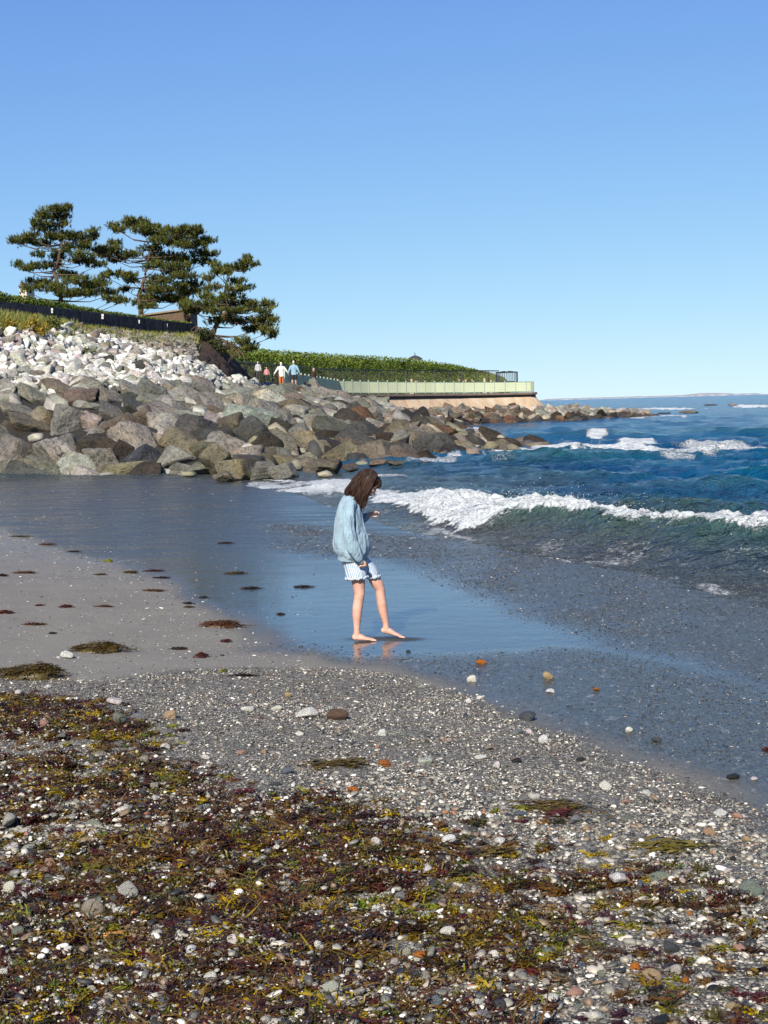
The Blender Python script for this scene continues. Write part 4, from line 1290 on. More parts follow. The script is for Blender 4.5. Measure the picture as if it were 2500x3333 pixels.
# yellowing shrubs at the far left
m_yel = foliage_mat('yellow_leaves', [(.05, .07, .015), (.16, .15, .03), (.33, .23, .04), (.26, .12, .03)])
def shrub(u, v, w_, h_, Y_, label, n=2600, mat=m_yel, lsz=.045):
    base = at(u, v + h_ / 2, Y_)
    root = empty('shrub', base); tag(root, label, 'shrub', None)
    sc_ = Y_ / FPX; rx, rz = w_ * sc_ / 2, h_ * sc_
    mb = MB(); rr = np.random.default_rng(int(u) + 5); pts = []
    for k in range(22):
        th = rr.uniform(0, 6.28); rd = rr.random() ** .5
        top_ = Vector((math.cos(th) * rx * rd, math.sin(th) * rx * .7 * rd, rz * rr.uniform(.5, 1.0) * (1 - .4 * rd)))
        m_ = top_ * .5 + Vector((0, 0, rz * .1))
        mb.tube([(0, 0, -.1), m_, top_], [.018, .012, .004], 4)
        for q in range(n // 22):
            w2 = rr.uniform(.3, 1.05); c_ = top_ * w2
            pts.append((c_.x + rr.normal() * rx * .13, c_.y + rr.normal() * rx * .13, c_.z + rr.normal() * rz * .08))
    mb.build('stem', simple('twig', (.12, .07, .04), .8), root)
    pts = np.array(pts)
    leaf_cloud('foliage', pts, .3, lsz, np.clip(rr.normal(.5, .25, len(pts)), 0, 1), int(u) + 9, parent=root, mat=mat)
shrub(118, 1068, 120, 95, 66.5, 'taller yellow-green shrub in front of the black fence')
shrub(15, 1058, 80, 70, 65.5, 'golden shrub cut by the left edge of the photo')
m_dkb = foliage_mat('dark_bush_leaves', [(.015, .02, .010), (.04, .05, .015), (.08, .085, .03)])
m_gr = foliage_mat('weed_leaves', [(.04, .06, .015), (.10, .12, .03), (.18, .18, .05)])
shrub(285, 1138, 70, 36, 67, 'small dark green weeds growing through the pale rubble', 600, m_gr, .04)
shrub(716, 1120, 90, 60, 83, 'dark scrubby bush on the eroded bank under the leaning pine', 1500, m_dkb, .06)
shrub(664, 1085, 70, 50, 83, 'dark green bush at the end of the black fence', 1200, m_dkb, .06)
shrub(176, 1045, 60, 44, 68.5, 'low green plant right of the yellow shrub', 700, m_gr, .05)

# stone garden wall behind the fence end
gw = empty('garden_wall', at(560, 1040, 87)); off = Vector(gw.location)
tag(gw, 'brown stone garden wall with a flat coping behind the fence end', 'wall')
t = NT('garden_stone'); n1 = t.noise(4, 5, None, .7)
t.base(t.ramp(n1, [(.3, (.08, .05, .032)), (.7, (.20, .135, .085))])).rough(.9); t.normal(t.bump(n1, .7, .05)); m_gs = t.m
L0, L1, L2 = at(470, 1012, 90), at(608, 1008, 86), at(632, 1040, 90)
mb = MB()
for a, b in ((L0, L1), (L1, L2)):
    aa = a - off; bb = b - off
    mb.beam((aa.x, aa.y, L1.z - off.z - .8), (bb.x, bb.y, L1.z - off.z - .8), .4, 1.5)
mb.build('wall_body', m_gs, gw)
mb = MB()
for a, b in ((L0, L1), (L1, L2)):
    aa = a - off; bb = b - off
    mb.beam((aa.x, aa.y, L1.z - off.z), (bb.x, bb.y, L1.z - off.z), .6, .09)
mb.build('coping', simple('coping_stone', (.33, .25, .18), .8, .2, 4), gw)
# rows of coursed stones on its face
r2 = np.random.default_rng(41)
sb_ = rock_mesh('stone_block', 901, 1, (1, .5, .8), 8, .05, 20); sb_.materials.append(m_gs)
Lf = (L1 - L0).length; dd = (L1 - L0).normalized()
for row in range(3):
    x = .15
    while x < Lf - .1:
        w_ = r2.uniform(.25, .45)
        o = link('stone', sb_, None, gw); q = L0 + dd * (x + w_ / 2)
        o.location = (q.x - off.x + .02, q.y - off.y - .22, L1.z - off.z - .22 - row * .26); o.scale = (w_ * .52, .12, .16); o.rotation_euler = (0, 0, math.atan2(dd.y, dd.x))
        x += w_

# a pale corner of a house showing through the left pine
hb = empty('far_house', at(76, 986, 112)); hb.scale = (.42, 1, .9); tag(hb, 'cream house corner just showing behind the left pine', 'house')
mb = MB(); mb.box((-.1, 1.5, 0), (1.3, 2.6, 2.8)); mb.build('wall', simple('cream_render', (.62, .55, .48), .8, .05), hb)
mb = MB(); mb.add([(-.9, .0, 1.38), (.7, .0, 1.38), (.7, 3, 1.38), (-.9, 3, 1.38), (-.1, .0, 1.75), (-.1, 3, 1.75)], [(0, 1, 4), (1, 2, 5, 4), (3, 0, 4, 5), (2, 3, 5), (0, 3, 2, 1)]); mb.build('roof', simple('roof_slate', (.16, .13, .12), .8), hb)
# small domed gazebo on the headland skyline
gz = empty('gazebo', at(1351, 1174, 190)); tag(gz, 'tiny dark domed gazebo on the skyline of the green headland', 'gazebo')
sc_ = 190 / FPX
mb = MB(); 
mb.loft([(0, 0, 3 * sc_, 24 * sc_, 24 * sc_), (0, 0, 7 * sc_, 23 * sc_, 23 * sc_), (0, 0, 12 * sc_, 16 * sc_, 16 * sc_), (0, 0, 15 * sc_, 9 * sc_, 9 * sc_), (0, 0, 17 * sc_, 3 * sc_, 3 * sc_)], 16)
mb.build('roof', simple('gazebo_roof', (.045, .05, .055), .6), gz)
mb = MB(); mb.tube([(0, 0, 16 * sc_), (0, 0, 26 * sc_)], .05, 5); mb.build('finial', m_black, gz)
for k in range(8):
    th = k * math.pi / 4; mb = MB(); mb.tube([(math.cos(th) * .75, math.sin(th) * .75, -.6), (math.cos(th) * .75, math.sin(th) * .75, 3 * sc_ + .05)], .05, 5); mb.build('column', m_black, gz)

# ------------------------------------------------------------------ pines
m_needle = foliage_mat('pine_needles', [(.022, .026, .010), (.055, .065, .016), (.115, .125, .024), (.21, .19, .045)])
m_bark = simple('pine_bark', (.10, .065, .045), .9, .45, 6, bump=.6)
def tuft_mesh(pts, nrms, sizes, tint, seed, parent):
    """sprays of needles: every point carries a brush of thin blades"""
    r = np.random.default_rng(seed); nb = 15
    n = len(pts); P_ = np.repeat(pts, nb, 0); N_ = np.repeat(nrms, nb, 0); S_ = np.repeat(sizes, nb)[:, None]
    d = N_ * .95 + r.normal(size=P_.shape) * .62; d /= np.linalg.norm(d, axis=1)[:, None]
    sd = np.cross(d, r.normal(size=P_.shape)); sd /= np.linalg.norm(sd, axis=1)[:, None]
    w_ = S_ * .10
    b0 = P_ + N_ * S_ * r.uniform(-.6, .6, (len(P_), 1))
    v = np.stack([b0 - sd * w_, b0 + sd * w_, b0 + d * S_ * r.uniform(.7, 1.2, (len(P_), 1))], 1).reshape(-1, 3)
    me = mesh_np('crown', v, np.arange(len(v)).reshape(-1, 3), False)
    a_ = me.attributes.new('tint', 'FLOAT', 'POINT')
    a_.data.foreach_set('value', np.repeat(np.repeat(tint, nb), 3).astype(np.float32))
    return link('crown', me, m_needle, parent)

def cp(cx, cy, Y_):      # enlarged crop of the trees -> place
    return at(cx / 1.7463, 600 + cy / 1.7463, Y_)

def pine(label, Y_, trunk, pads, seed, yellow=0.0, dens=1.0):
    r = np.random.default_rng(seed)
    trunk = [(trunk[0][0] - 4, trunk[0][1] + 110, trunk[0][2], trunk[0][3] * 1.15)] + trunk
    tp = [cp(x, y, Y_ + dy) for x, y, dy, _ in trunk]
    base = tp[0]
    root = empty('pine_tree', base); tag(root, label, 'tree', 'pines standing at the top of the slope')
    px = Y_ / FPX / 1.7463
    mb = MB()
    # smooth trunk
    dense = []; rad = []
    for i in range(len(tp) - 1):
        for k in range(5):
            q = tp[i].lerp(tp[i + 1], k / 5); q += Vector((r.normal(), r.normal(), 0)) * px * 2
            dense.append(q - base); rad.append((trunk[i][3] + (trunk[i + 1][3] - trunk[i][3]) * k / 5) * px)
    dense.append(tp[-1] - base); rad.append(trunk[-1][3] * px)
    mb.tube(dense, rad, 8)
    mb.build('trunk', m_bark, root, True)
    limbs = MB(); pts = []; nr = []; sz = []; tn = []
    for (cx, cy_, rx, ry) in pads:
        Yp = Y_ + r.normal() * 1.1
        c = cp(cx, cy_, Yp) - base
        # limb from the nearest lower trunk point
        best = min(dense, key=lambda q: (q - c).length + (3 if q.z > c.z + .3 else 0) + abs(q.z - (c.z - .5)) * .6)
        k0 = dense.index(best)
        mid = best.lerp(c, .55) + Vector((r.normal() * .1, r.normal() * .1, -.12 - .08 * abs(c.x - best.x)))
        limbs.tube([best, best.lerp(mid, .5) + Vector((0, 0, -.02)), mid, c + Vector((0, 0, -ry * px * .5))], [max(.025, min(rad[k0] * .5, .07)), .036, .024, .012], 5)
        RX, RZ = rx * px, ry * px
        RY = max(RX * .8, RZ)
        # branchlets fan out inside the pad, each tipped with needle sprays
        nbr = max(9, int(RX * RY * 42 * dens) + 7)
        for q in range(nbr):
            th = r.uniform(0, 6.28); rd = r.random() ** .5 * 1.05
            e = c + Vector((math.cos(th) * RX * rd, math.sin(th) * RY * rd, r.uniform(-.35, .75) * RZ * (1.1 - .5 * rd) + r.normal() * .03))
            if q < 26: limbs.tube([c.lerp(mid, .3), c.lerp(e, .5) + Vector((0, 0, -.05)), e], [.016, .010, .006], 3, caps=False)
            for w_ in range(4):
                g = e + Vector((r.normal(), r.normal(), r.normal() * .5)) * .11
                dirn = Vector((math.cos(th) * .45 * rd, math.sin(th) * .45 * rd, .95)) + Vector((r.normal(), r.normal(), r.normal() * .4)) * .25
                dirn.normalize()
                pts.append(tuple(g)); nr.append(tuple(dirn)); sz.append(r.uniform(.14, .24))
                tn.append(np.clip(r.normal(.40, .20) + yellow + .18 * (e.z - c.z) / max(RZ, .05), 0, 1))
    limbs.build('limb', m_bark, root, True)['kind'] = 'stuff'
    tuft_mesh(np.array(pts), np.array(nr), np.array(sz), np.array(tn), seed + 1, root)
    return root
pine('leftmost pine with open tiers of foliage above the hedge', 88,
     [(345, 640, 0, 13), (325, 545, 0, 11), (305, 495, .2, 10), (330, 440, 0, 9), (350, 360, -.2, 7), (345, 280, 0, 6), (325, 210, 0, 4), (320, 150, 0, 2)],
     [(320, 150, 80, 35), (270, 185, 70, 30), (360, 180, 50, 35), (330, 230, 70, 45), (215, 225, 45, 25), (250, 255, 60, 20), (385, 140, 25, 25),
      (105, 325, 48, 30), (75, 320, 18, 28), (165, 325, 40, 18), (180, 300, 45, 18), (225, 340, 60, 18), (280, 300, 60, 20), (95, 455, 24, 24), (150, 482, 38, 15), (215, 470, 60, 20), (290, 462, 55, 28), (320, 420, 45, 30),
      (400, 300, 80, 35), (480, 315, 65, 45), (542, 280, 22, 35), (450, 355, 90, 30), (350, 385, 50, 28), (225, 405, 35, 22), (470, 410, 65, 28), (545, 455, 55, 24), (490, 440, 50, 20), (430, 440, 30, 16), (350, 300, 50, 50),
      (380, 525, 60, 28), (440, 555, 75, 32), (540, 580, 80, 30), (630, 615, 50, 26), (300, 590, 90, 35), (190, 565, 40, 34), (420, 620, 100, 26), (160, 600, 32, 24), (520, 620, 80, 26), (250, 560, 40, 24), (690, 665, 40, 14), (640, 655, 50, 16), (560, 555, 40, 20), (350, 500, 30, 20)], 11)
pine('tall dense pine in the middle with a wide layered crown', 90,
     [(800, 700, 0, 14), (788, 640, 0, 12), (815, 560, 0, 10), (832, 480, .2, 9), (850, 400, 0, 8), (880, 330, 0, 6), (930, 290, 0, 4), (990, 270, 0, 3)],
     [(750, 230, 68, 30), (645, 238, 26, 14), (800, 262, 70, 28), (690, 262, 42, 14), (760, 205, 40, 18), (890, 290, 50, 38), (890, 245, 14, 22), (850, 280, 40, 30), (1000, 272, 68, 28), (1085, 255, 45, 20), (1130, 282, 30, 28), (1050, 300, 78, 28), (955, 265, 30, 22), (825, 225, 20, 18),
      (960, 330, 98, 34), (1075, 350, 88, 32), (1195, 318, 46, 16), (1150, 338, 30, 14), (865, 370, 55, 38), (650, 335, 38, 10), (625, 372, 66, 26), (700, 402, 58, 26), (600, 402, 58, 22), (560, 380, 40, 22), (780, 402, 30, 18), (665, 430, 40, 14),
      (950, 420, 105, 38), (880, 465, 58, 40), (1050, 440, 88, 34), (1200, 400, 40, 26), (1180, 440, 40, 22), (1130, 400, 50, 26), (650, 508, 48, 14), (600, 520, 24, 10), (720, 520, 50, 18), (750, 550, 38, 13), (900, 550, 78, 38), (1000, 500, 78, 38), (1050, 525, 70, 36), (1010, 470, 60, 30),
      (860, 610, 58, 28), (960, 600, 105, 38), (1070, 572, 78, 36), (900, 650, 98, 22), (1000, 660, 88, 18), (800, 680, 38, 22), (845, 698, 42, 18), (1130, 602, 38, 18), (720, 600, 24, 10), (1060, 620, 60, 24)], 23, .03, 1.3)
pine('leaning pine on the eroded bank, reaching out to the right', 84,
     [(1205, 870, 0, 17), (1220, 820, 0, 14), (1248, 772, 0, 13), (1285, 730, 0, 11), (1300, 690, 0, 9), (1285, 640, 0, 8), (1278, 590, 0, 6), (1300, 530, 0, 5), (1325, 490, 0, 3)],
     [(1330, 480, 78, 22), (1400, 452, 42, 22), (1442, 462, 30, 12), (1410, 425, 16, 16), (1228, 470, 33, 36), (1270, 500, 50, 18), (1230, 500, 30, 20), (1210, 590, 50, 22), (1350, 552, 44, 14), (1335, 602, 50, 18), (1398, 588, 26, 11), (1325, 640, 58, 14), (1185, 540, 28, 16),
      (1350, 680, 78, 18), (1480, 682, 58, 14), (1430, 710, 60, 14), (1500, 722, 48, 14), (1300, 690, 58, 18), (1510, 762, 50, 14), (1455, 775, 50, 12), (1480, 808, 60, 18), (1520, 838, 58, 20), (1430, 830, 42, 13), (1550, 862, 28, 12), (1545, 775, 30, 10), (1530, 690, 30, 10), (1360, 782, 60, 13), (1200, 722, 58, 22), (1150, 690, 78, 26), (1240, 660, 60, 18),
      (1080, 700, 58, 26), (1110, 720, 60, 20), (1050, 680, 40, 18), (1235, 780, 58, 13), (1380, 892, 38, 9), (1415, 915, 34, 8), (1430, 935, 36, 9), (1170, 640, 40, 18), (1290, 760, 50, 12), (1340, 720, 60, 14)], 37, .06)

# bank edge: dead roots and dark brush under the leaning pine
mb = MB(); r2 = np.random.default_rng(51)
for k in range(60):
    p = cp(r2.uniform(1100, 1330), 0, 84); 
    x = r2.uniform(0, 1); a0 = cp(1110 + 260 * x, 800 + 130 * x, 83.4); a1 = cp(1110 + 260 * x + r2.normal() * 30, 845 + 140 * x + r2.uniform(0, 50), 83.0)
    mb.tube([a0, a0.lerp(a1, .5) + Vector((r2.normal() * .1, -.1, .05)), a1], [.03, .022, .01], 4)
tag(mb.build('exposed_roots', m_bark), 'tangled dead roots hanging down the dark eroded bank', kind='stuff')

# ------------------------------------------------------------------ people on the cliff walk
skin = simple('skin', (.60, .36, .27), .55, .06, 6)
def cloth(name, col, var=.08): 
    return simple(name, col, .85, var, 14, bump=.3)
def walker(label, foot, hgt, rz, top_c, leg_c, hair_c, shorts=False, arms=.12, skirt=False, bag=None, stride=.1, sit=False):
    """a walking figure: one body surface, with clothing and hair over it"""
    k = hgt / 1.75
    root = empty('person', foot, rz); tag(root, label, 'person', 'people on the cliff walk')
    b = MB()
    for sgn_ in (-1, 1):
        st_ = stride * sgn_
        b.loft([(sgn_ * .10, 0, .92, .085, .09), (sgn_ * .105, st_ * .4, .70, .075, .08), (sgn_ * .105, st_ * .8, .48, .056, .06), (sgn_ * .105, st_ * 1.0, .36, .056, .06), (sgn_ * .105, st_ * 1.4, .10, .036, .04)], 8)
        b.tube([(sgn_ * .105, st_ * 1.4 - .05, .05), (sgn_ * .11, st_ * 1.4 + .05, .045), (sgn_ * .115, st_ * 1.4 + .17, .03)], [.045, .042, .025], 6)
        sh = Vector((sgn_ * .19, 0, 1.42)); el = sh + Vector((sgn_ * arms, -.03, -.28)); wr_ = el + Vector((sgn_ * arms * .9, .06, -.24)); hd = wr_ + Vector((sgn_ * arms * .25, .03, -.10))
        b.tube([sh, el, wr_, hd], [.055, .043, .032, .028], 7)
        for f_ in range(4): b.tube([wr_.lerp(hd, .6) + Vector((0, (f_ - 1.5) * .018, 0)), hd + Vector((0, (f_ - 1.5) * .02, -.05))], [.012, .008], 4)
        b.tube([wr_.lerp(hd, .3), hd + Vector((-sgn_ * .01, .05, .02))], [.013, .009], 4)
    b.loft([(0, 0, .86, .16, .11), (0, 0, 1.0, .155, .11), (0, 0, 1.12, .135, .10), (0, 0, 1.3, .165, .12), (0, 0, 1.42, .17, .10), (0, 0, 1.48, .07, .06), (0, 0, 1.56, .055, .055)], 12)
    b.loft([(0, .02, 1.52, .05, .055), (0, .03, 1.57, .066, .08), (0, .01, 1.65, .076, .095), (0, 0, 1.71, .07, .088), (0, 0, 1.75, .03, .04)], 12)
    b.ball((0, .115, 1.62), (.014, .02, .02), sub=1)
    for sgn_ in (-1, 1): b.ball((sgn_ * .078, 0, 1.635), (.01, .02, .03), sub=1)
    o = b.build('body', skin, root, True); o.scale = (k, k, k); remesh(o, .018, 2)
    c_ = MB(); lo = .82 if not skirt else .72
    c_.loft([(0, 0, lo, .20, .15), (0, 0, 1.0, .19, .14), (0, 0, 1.15, .175, .135), (0, 0, 1.32, .195, .14), (0, 0, 1.44, .18, .115), (0, 0, 1.50, .075, .07)], 14, lambda th, i, q: .05 * math.sin(5 * th + i))
    for sgn_ in (-1, 1):
        sh = Vector((sgn_ * .17, 0, 1.42)); el = sh + Vector((sgn_ * (arms + .02), -.03, -.28)); wr_ = el + Vector((sgn_ * arms * .8, .05, -.20))
        c_.tube([sh, el, wr_], [.085, .07, .055], 9)
    o = c_.build('shirt', cloth('shirt_cloth', top_c), root, True); o.scale = (k, k, k); remesh(o, .018, 2)
    l_ = MB()
    for sgn_ in (-1, 1):
        st_ = stride * sgn_
        if shorts: l_.loft([(sgn_ * .09, 0, .92, .10, .11), (sgn_ * .11, st_ * .4, .68, .11, .11), (sgn_ * .11, st_ * .6, .54, .11, .11)], 10)
        else: l_.loft([(sgn_ * .09, 0, .92, .10, .11), (sgn_ * .11, st_ * .6, .6, .095, .10), (sgn_ * .11, st_ * 1.0, .36, .08, .085), (sgn_ * .11, st_ * 1.4, .07, .07, .08)], 10)
    l_.loft([(0, 0, .80, .175, .135), (0, 0, .98, .165, .125)], 12)
    o = l_.build('shorts' if shorts else 'trousers', cloth('legwear_cloth', leg_c), root, True); o.scale = (k, k, k); remesh(o, .018, 2)
    h_ = MB(); h_.ball((0, -.015, 1.672), (.088, .105, .095), sub=2)
    h_.ball((0, -.06, 1.60), (.07, .05, .07), sub=2)
    o = h_.build('hair', simple('hair_' + root.name.replace('.', '_'), hair_c, .6, .2, 30), root, True); o.scale = (k, k, k); remesh(o, .016, 2)
    if bag:
        g_ = MB(); g_.ball((0, -.2, 1.2), (.16, .09, .22), sub=2); g_.tube([(-.12, 0, 1.45), (-.12, -.12, 1.40)], .02, 5); g_.tube([(.12, 0, 1.45), (.12, -.12, 1.40)], .02, 5)
        o = g_.build('backpack', cloth('bag_cloth', bag), root, True); o.scale = (k, k, k)
    return root
def on_walk(u, v_foot, Y_):
    p = at(u, v_foot, Y_); return p
# the pair in front, seen from behind
walker('person in a loose white shirt walking away with arms held out', on_walk(917, 1259, 101), 1.66, R(8), (.80, .79, .76), (.50, .17, .08), (.75, .72, .66), arms=.17, skirt=True, stride=.07)
walker('tall person in a light blue shirt and black shorts walking away', on_walk(958, 1262, 101.5), 1.84, R(-4), (.26, .42, .52), (.015, .015, .02), (.55, .50, .44), shorts=True, arms=.10, stride=.06)
walker('person in a dark top and white trousers beside the green railing', on_walk(1023, 1271, 107), 1.62, R(60), (.05, .02, .02), (.75, .75, .72), (.35, .25, .2), arms=.05)
walker('small person in pink with dark trousers near the bank', on_walk(869, 1243, 106), 1.05, R(200), (.62, .30, .30), (.03, .03, .04), (.40, .22, .15), arms=.07)
walker('person in a blue top low behind the first railing posts', on_walk(974, 1280, 112), 1.25, R(160), (.12, .26, .45), (.35, .45, .55), (.35, .2, .12), arms=.10)
walker('person in pale grey against the black fence, farthest left', on_walk(841, 1236, 110), 1.35, R(180), (.45, .46, .48), (.04, .04, .05), (.40, .40, .42), arms=.05)
walker('white-clad person leaning low at the middle of the railing', on_walk(1128, 1288, 133), 1.30, R(90), (.80, .79, .77), (.5, .5, .5), (.6, .5, .42), arms=.14)
walker('person in white just left of another low at the railing', on_walk(1103, 1288, 132), 1.38, R(90), (.70, .55, .50), (.5, .5, .5), (.45, .22, .15), arms=.06)
walker('person in a pink top behind the pale middle of the railing', on_walk(1341, 1291, 141.5), 1.68, R(90), (.75, .55, .52), (.7, .68, .66), (.60, .42, .34), arms=.08)
walker('person in black right next to the one in pink', on_walk(1358, 1291, 142), 1.60, R(-90), (.02, .02, .025), (.05, .05, .06), (.03, .025, .02), arms=.06)
walker('person in a tan top behind the railing, left of the one in navy', on_walk(1517, 1287, 149.5), 1.58, R(90), (.52, .46, .32), (.3, .3, .3), (.45, .35, .25), arms=.09)
walker('person in a navy top behind the railing', on_walk(1539, 1287, 150.5), 1.66, R(90), (.03, .045, .11), (.05, .05, .08), (.06, .05, .05), arms=.12)
walker('person in white right of the one in navy', on_walk(1578, 1285, 152.5), 1.66, R(-90), (.80, .79, .78), (.75, .74, .72), (.7, .6, .5), arms=.05)
walker('rightmost person, in a pale pink top behind the railing', on_walk(1599, 1285, 153.5), 1.52, R(-90), (.78, .66, .62), (.5, .5, .5), (.6, .45, .35), arms=.07)
walker('slim person in dark brown, left of the tan top', on_walk(1497, 1287, 149), 1.66, R(90), (.06, .04, .03), (.05, .05, .05), (.1, .07, .05), arms=.03)

# ------------------------------------------------------------------ the girl
bx, by, bz = onbeach(1250, 2082)
ORI = Vector((float(bx), float(by), float(bz) + .002))
girl = empty('person', ORI)
tag(girl, 'barefoot girl in a light blue sweatshirt and striped shorts on the wet sand, looking down', 'person')
K = 1 / 1165.0
def g(cx, cy_, y=0.0): return ((cx - 885) * K, y, (1867 - cy_) * K)
def S(cx, cy_, hw, b, y): 
    q = g(cx, cy_, y); return (q[0], q[1], q[2], hw * K, b)
b = MB()
# near (right) leg
b.loft([S(640, 1130, 72, .068, -.06), S(645, 1200, 70, .066, -.06), S(646, 1270, 68, .062, -.06), S(650, 1340, 58, .054, -.06), S(655, 1395, 54, .050, -.06), S(645, 1450, 50, .047, -.06), S(630, 1530, 52, .047, -.06), S(622, 1610, 46, .041, -.06), S(619, 1690, 36, .032, -.06), S(618, 1750, 31, .028, -.06), S(616, 1800, 35, .030, -.06), S(614, 1842, 40, .032, -.06)], 20)
def foot(pts, y):
    b.loft([(g(x, c, y)[0], y, g(x, c, y)[2], vh * K, dp * K) for x, c, vh, dp in pts], 14)
foot([(574, 1838, 16, 18), (586, 1830, 34, 28), (618, 1822, 44, 33), (660, 1832, 34, 36), (700, 1843, 23, 42), (745, 1849, 17, 46), (775, 1853, 13, 42), (790, 1856, 9, 34)], -.06)
for i, (ln, dy) in enumerate(((812, -.030), (806, -.012), (800, .003), (793, .017), (784, .030))):
    r_ = .0095 if i == 0 else .0070
    b.tube([g(755, 1856, -.06 + dy * .9), g(ln - 14, 1857, -.06 + dy), g(ln, 1861, -.06 + dy)], [r_, r_, r_ * .7], 8)
# far (left) leg, heel raised
b.loft([S(760, 1150, 60, .060, .06), S(788, 1220, 58, .058, .062), S(812, 1275, 60, .058, .064), S(840, 1325, 57, .054, .066), S(858, 1370, 50, .048, .068), S(864, 1440, 47, .045, .068), S(872, 1520, 50, .046, .068), S(884, 1600, 44, .040, .068), S(898, 1670, 36, .033, .068), S(908, 1720, 31, .029, .068), S(908, 1765, 33, .030, .068), S(908, 1795, 34, .030, .068)], 20)
b.loft([(g(x, c, .068)[0], .068, g(x, c, .068)[2], vh * K, dp * K) for x, c, vh, dp in [(860, 1796, 14, 16), (874, 1790, 30, 26), (906, 1784, 40, 32), (950, 1803, 32, 35), (992, 1825, 24, 40), (1032, 1842, 18, 44), (1058, 1852, 13, 40), (1072, 1857, 9, 32)]], 14)
for i, (ln, dy) in enumerate(((1098, -.030), (1094, -.012), (1088, .003), (1080, .017), (1071, .029))):
    r_ = .0095 if i == 0 else .0070
    b.tube([g(1038, 1852, .068 + dy * .9), g(ln - 16, 1858, .068 + dy), g(ln, 1862, .068 + dy)], [r_, r_, r_ * .7], 8)
# trunk, neck
b.loft([S(640, 1120, 110, .12, 0), S(605, 1020, 105, .115, 0), S(590, 900, 100, .11, 0), S(585, 760, 105, .12, 0), S(585, 620, 108, .13, 0), S(595, 520, 100, .135, 0), S(612, 455, 70, .09, 0), S(640, 420, 42, .045, 0)], 20)
b.loft([S(612, 470, 52, .05, 0), S(650, 420, 42, .042, 0), S(695, 375, 40, .040, 0), S(735, 340, 44, .045, 0)], 16)
# arms
def arm(pts): b.tube([g(*p[:3]) for p in pts], [p[3] for p in pts], 12)
arm([(595, 500, -.14, .045), (582, 640, -.175, .036), (580, 800, -.19, .030), (630, 960, -.185, .027), (680, 1050, -.17, .020), (688, 1066, -.168, .021)])
arm([(600, 500, .14, .045), (630, 600, .19, .036), (662, 690, .19, .030), (720, 650, .16, .024), (762, 622, .12, .019), (778, 616, .12, .020)])
# near hand: back of the palm towards us, fingers curled under
b.ball(g(693, 1078, -.168), (.024, .014, .027), sub=3)
for i in range(4):
    x0 = 676 + i * 14; yk = -.176 + .004 * i
    b.tube([g(x0, 1072, yk), g(x0 - 4 + i * 5, 1098, yk - .004), g(x0 - 10 + i * 5, 1112, yk + .012), g(x0 - 16 + i * 4, 1104, yk + .026)], [.0085, .0080, .0072, .0062], 8)
b.tube([g(700, 1052, -.178), g(722, 1070, -.182), g(728, 1090, -.176), g(722, 1104, -.170)], [.0095, .009, .008, .0065], 8)
# far hand: held out flat, fingers drooping towards the thumb
b.ball(g(795, 609, .118), (.030, .020, .015), sub=3)
for i, (ex, ey, ln) in enumerate(((872, 598, 0), (880, 604, 0), (876, 612, 0), (862, 618, 0))):
    yy = .102 + .012 * i
    b.tube([g(806, 604, yy), g(840, 592 + i * 2, yy), g(862 - i * 2, 597 + i * 4, yy), g(ex - 2, ey + 16, yy - .004)], [.0085, .0080, .0072, .0060], 8)
b.tube([g(792, 622, .100), g(812, 638, .092), g(836, 640, .092), g(852, 634, .096)], [.0095, .0085, .0075, .0065], 8)
# head, bowed
HC = Vector(g(768, 300, 0)); th = R(-42)
fwd = Vector((math.cos(th), 0, math.sin(th))); upv = Vector((-math.sin(th), 0, math.cos(th))); sidev = Vector((0, 1, 0))
def hp(f_, u_, s_=0.0): return tuple(HC + fwd * f_ + upv * u_ + sidev * s_)
Mh = Matrix((fwd, sidev, upv)).transposed()
b.ball(hp(-.005, .02), (.090, .070, .088), Mh, 3)
b.loft([hp(.012, -.01) + (.078, .062), hp(.022, -.04) + (.068, .055), hp(.032, -.07) + (.052, .043), hp(.042, -.092) + (.036, .028), hp(.048, -.103) + (.018, .016)], 16)
b.loft([hp(.074, .005) + (.008, .009), hp(.090, -.012) + (.012, .011), hp(.099, -.027) + (.012, .014), hp(.088, -.036) + (.008, .011)], 10)   # nose
b.tube([hp(.080, -.055, -.020), hp(.087, -.054, 0), hp(.080, -.055, .020)], [.004, .007, .004], 8)      # lips
b.tube([hp(.078, -.063, -.015), hp(.085, -.063, 0), hp(.078, -.063, .015)], [.004, .006, .004], 8)
for s_ in (-1, 1):
    b.ball(hp(.060, -.020, s_ * .040), (.022, .018, .018), Mh, 2)
    b.loft([hp(-.004, .004, s_ * .063) + (.008, .006), hp(-.010, -.006, s_ * .067) + (.016, .007), hp(-.006, -.024, s_ * .065) + (.009, .006)], 8)
t = NT('girl_skin')
n1 = t.noise(9, 4); n2 = t.noise(60, 3)
t.base(t.ramp(n1, [(.35, (.60, .345, .26)), (.65, (.70, .44, .35))])).rough(.5); t.normal(t.bump(n2, .12, .004))
t.b.inputs['Subsurface Weight'].default_value = .12; t.b.inputs['Subsurface Radius'].default_value = (.02, .008, .004); t.b.inputs['Subsurface Scale'].default_value = .4
m_gskin = t.m
o = b.build('body', m_gskin, girl, True); remesh(o, .0042, 3, .45)
m_dark = simple('eye_dark', (.02, .015, .012), .3)
for s_ in (-1, 1):
    mb = MB(); mb.ball(hp(.0765, .004, s_ * .031), (.006, .012, .006), Mh, 2); mb.build('eye', m_dark, girl, True)
    mb = MB(); mb.tube([hp(.078, .020, s_ * .016), hp(.080, .025, s_ * .032), hp(.068, .021, s_ * .048)], [.002, .003, .0015], 6); mb.build('eyebrow', simple('brow_brown', (.05, .025, .015), .7), girl, True)
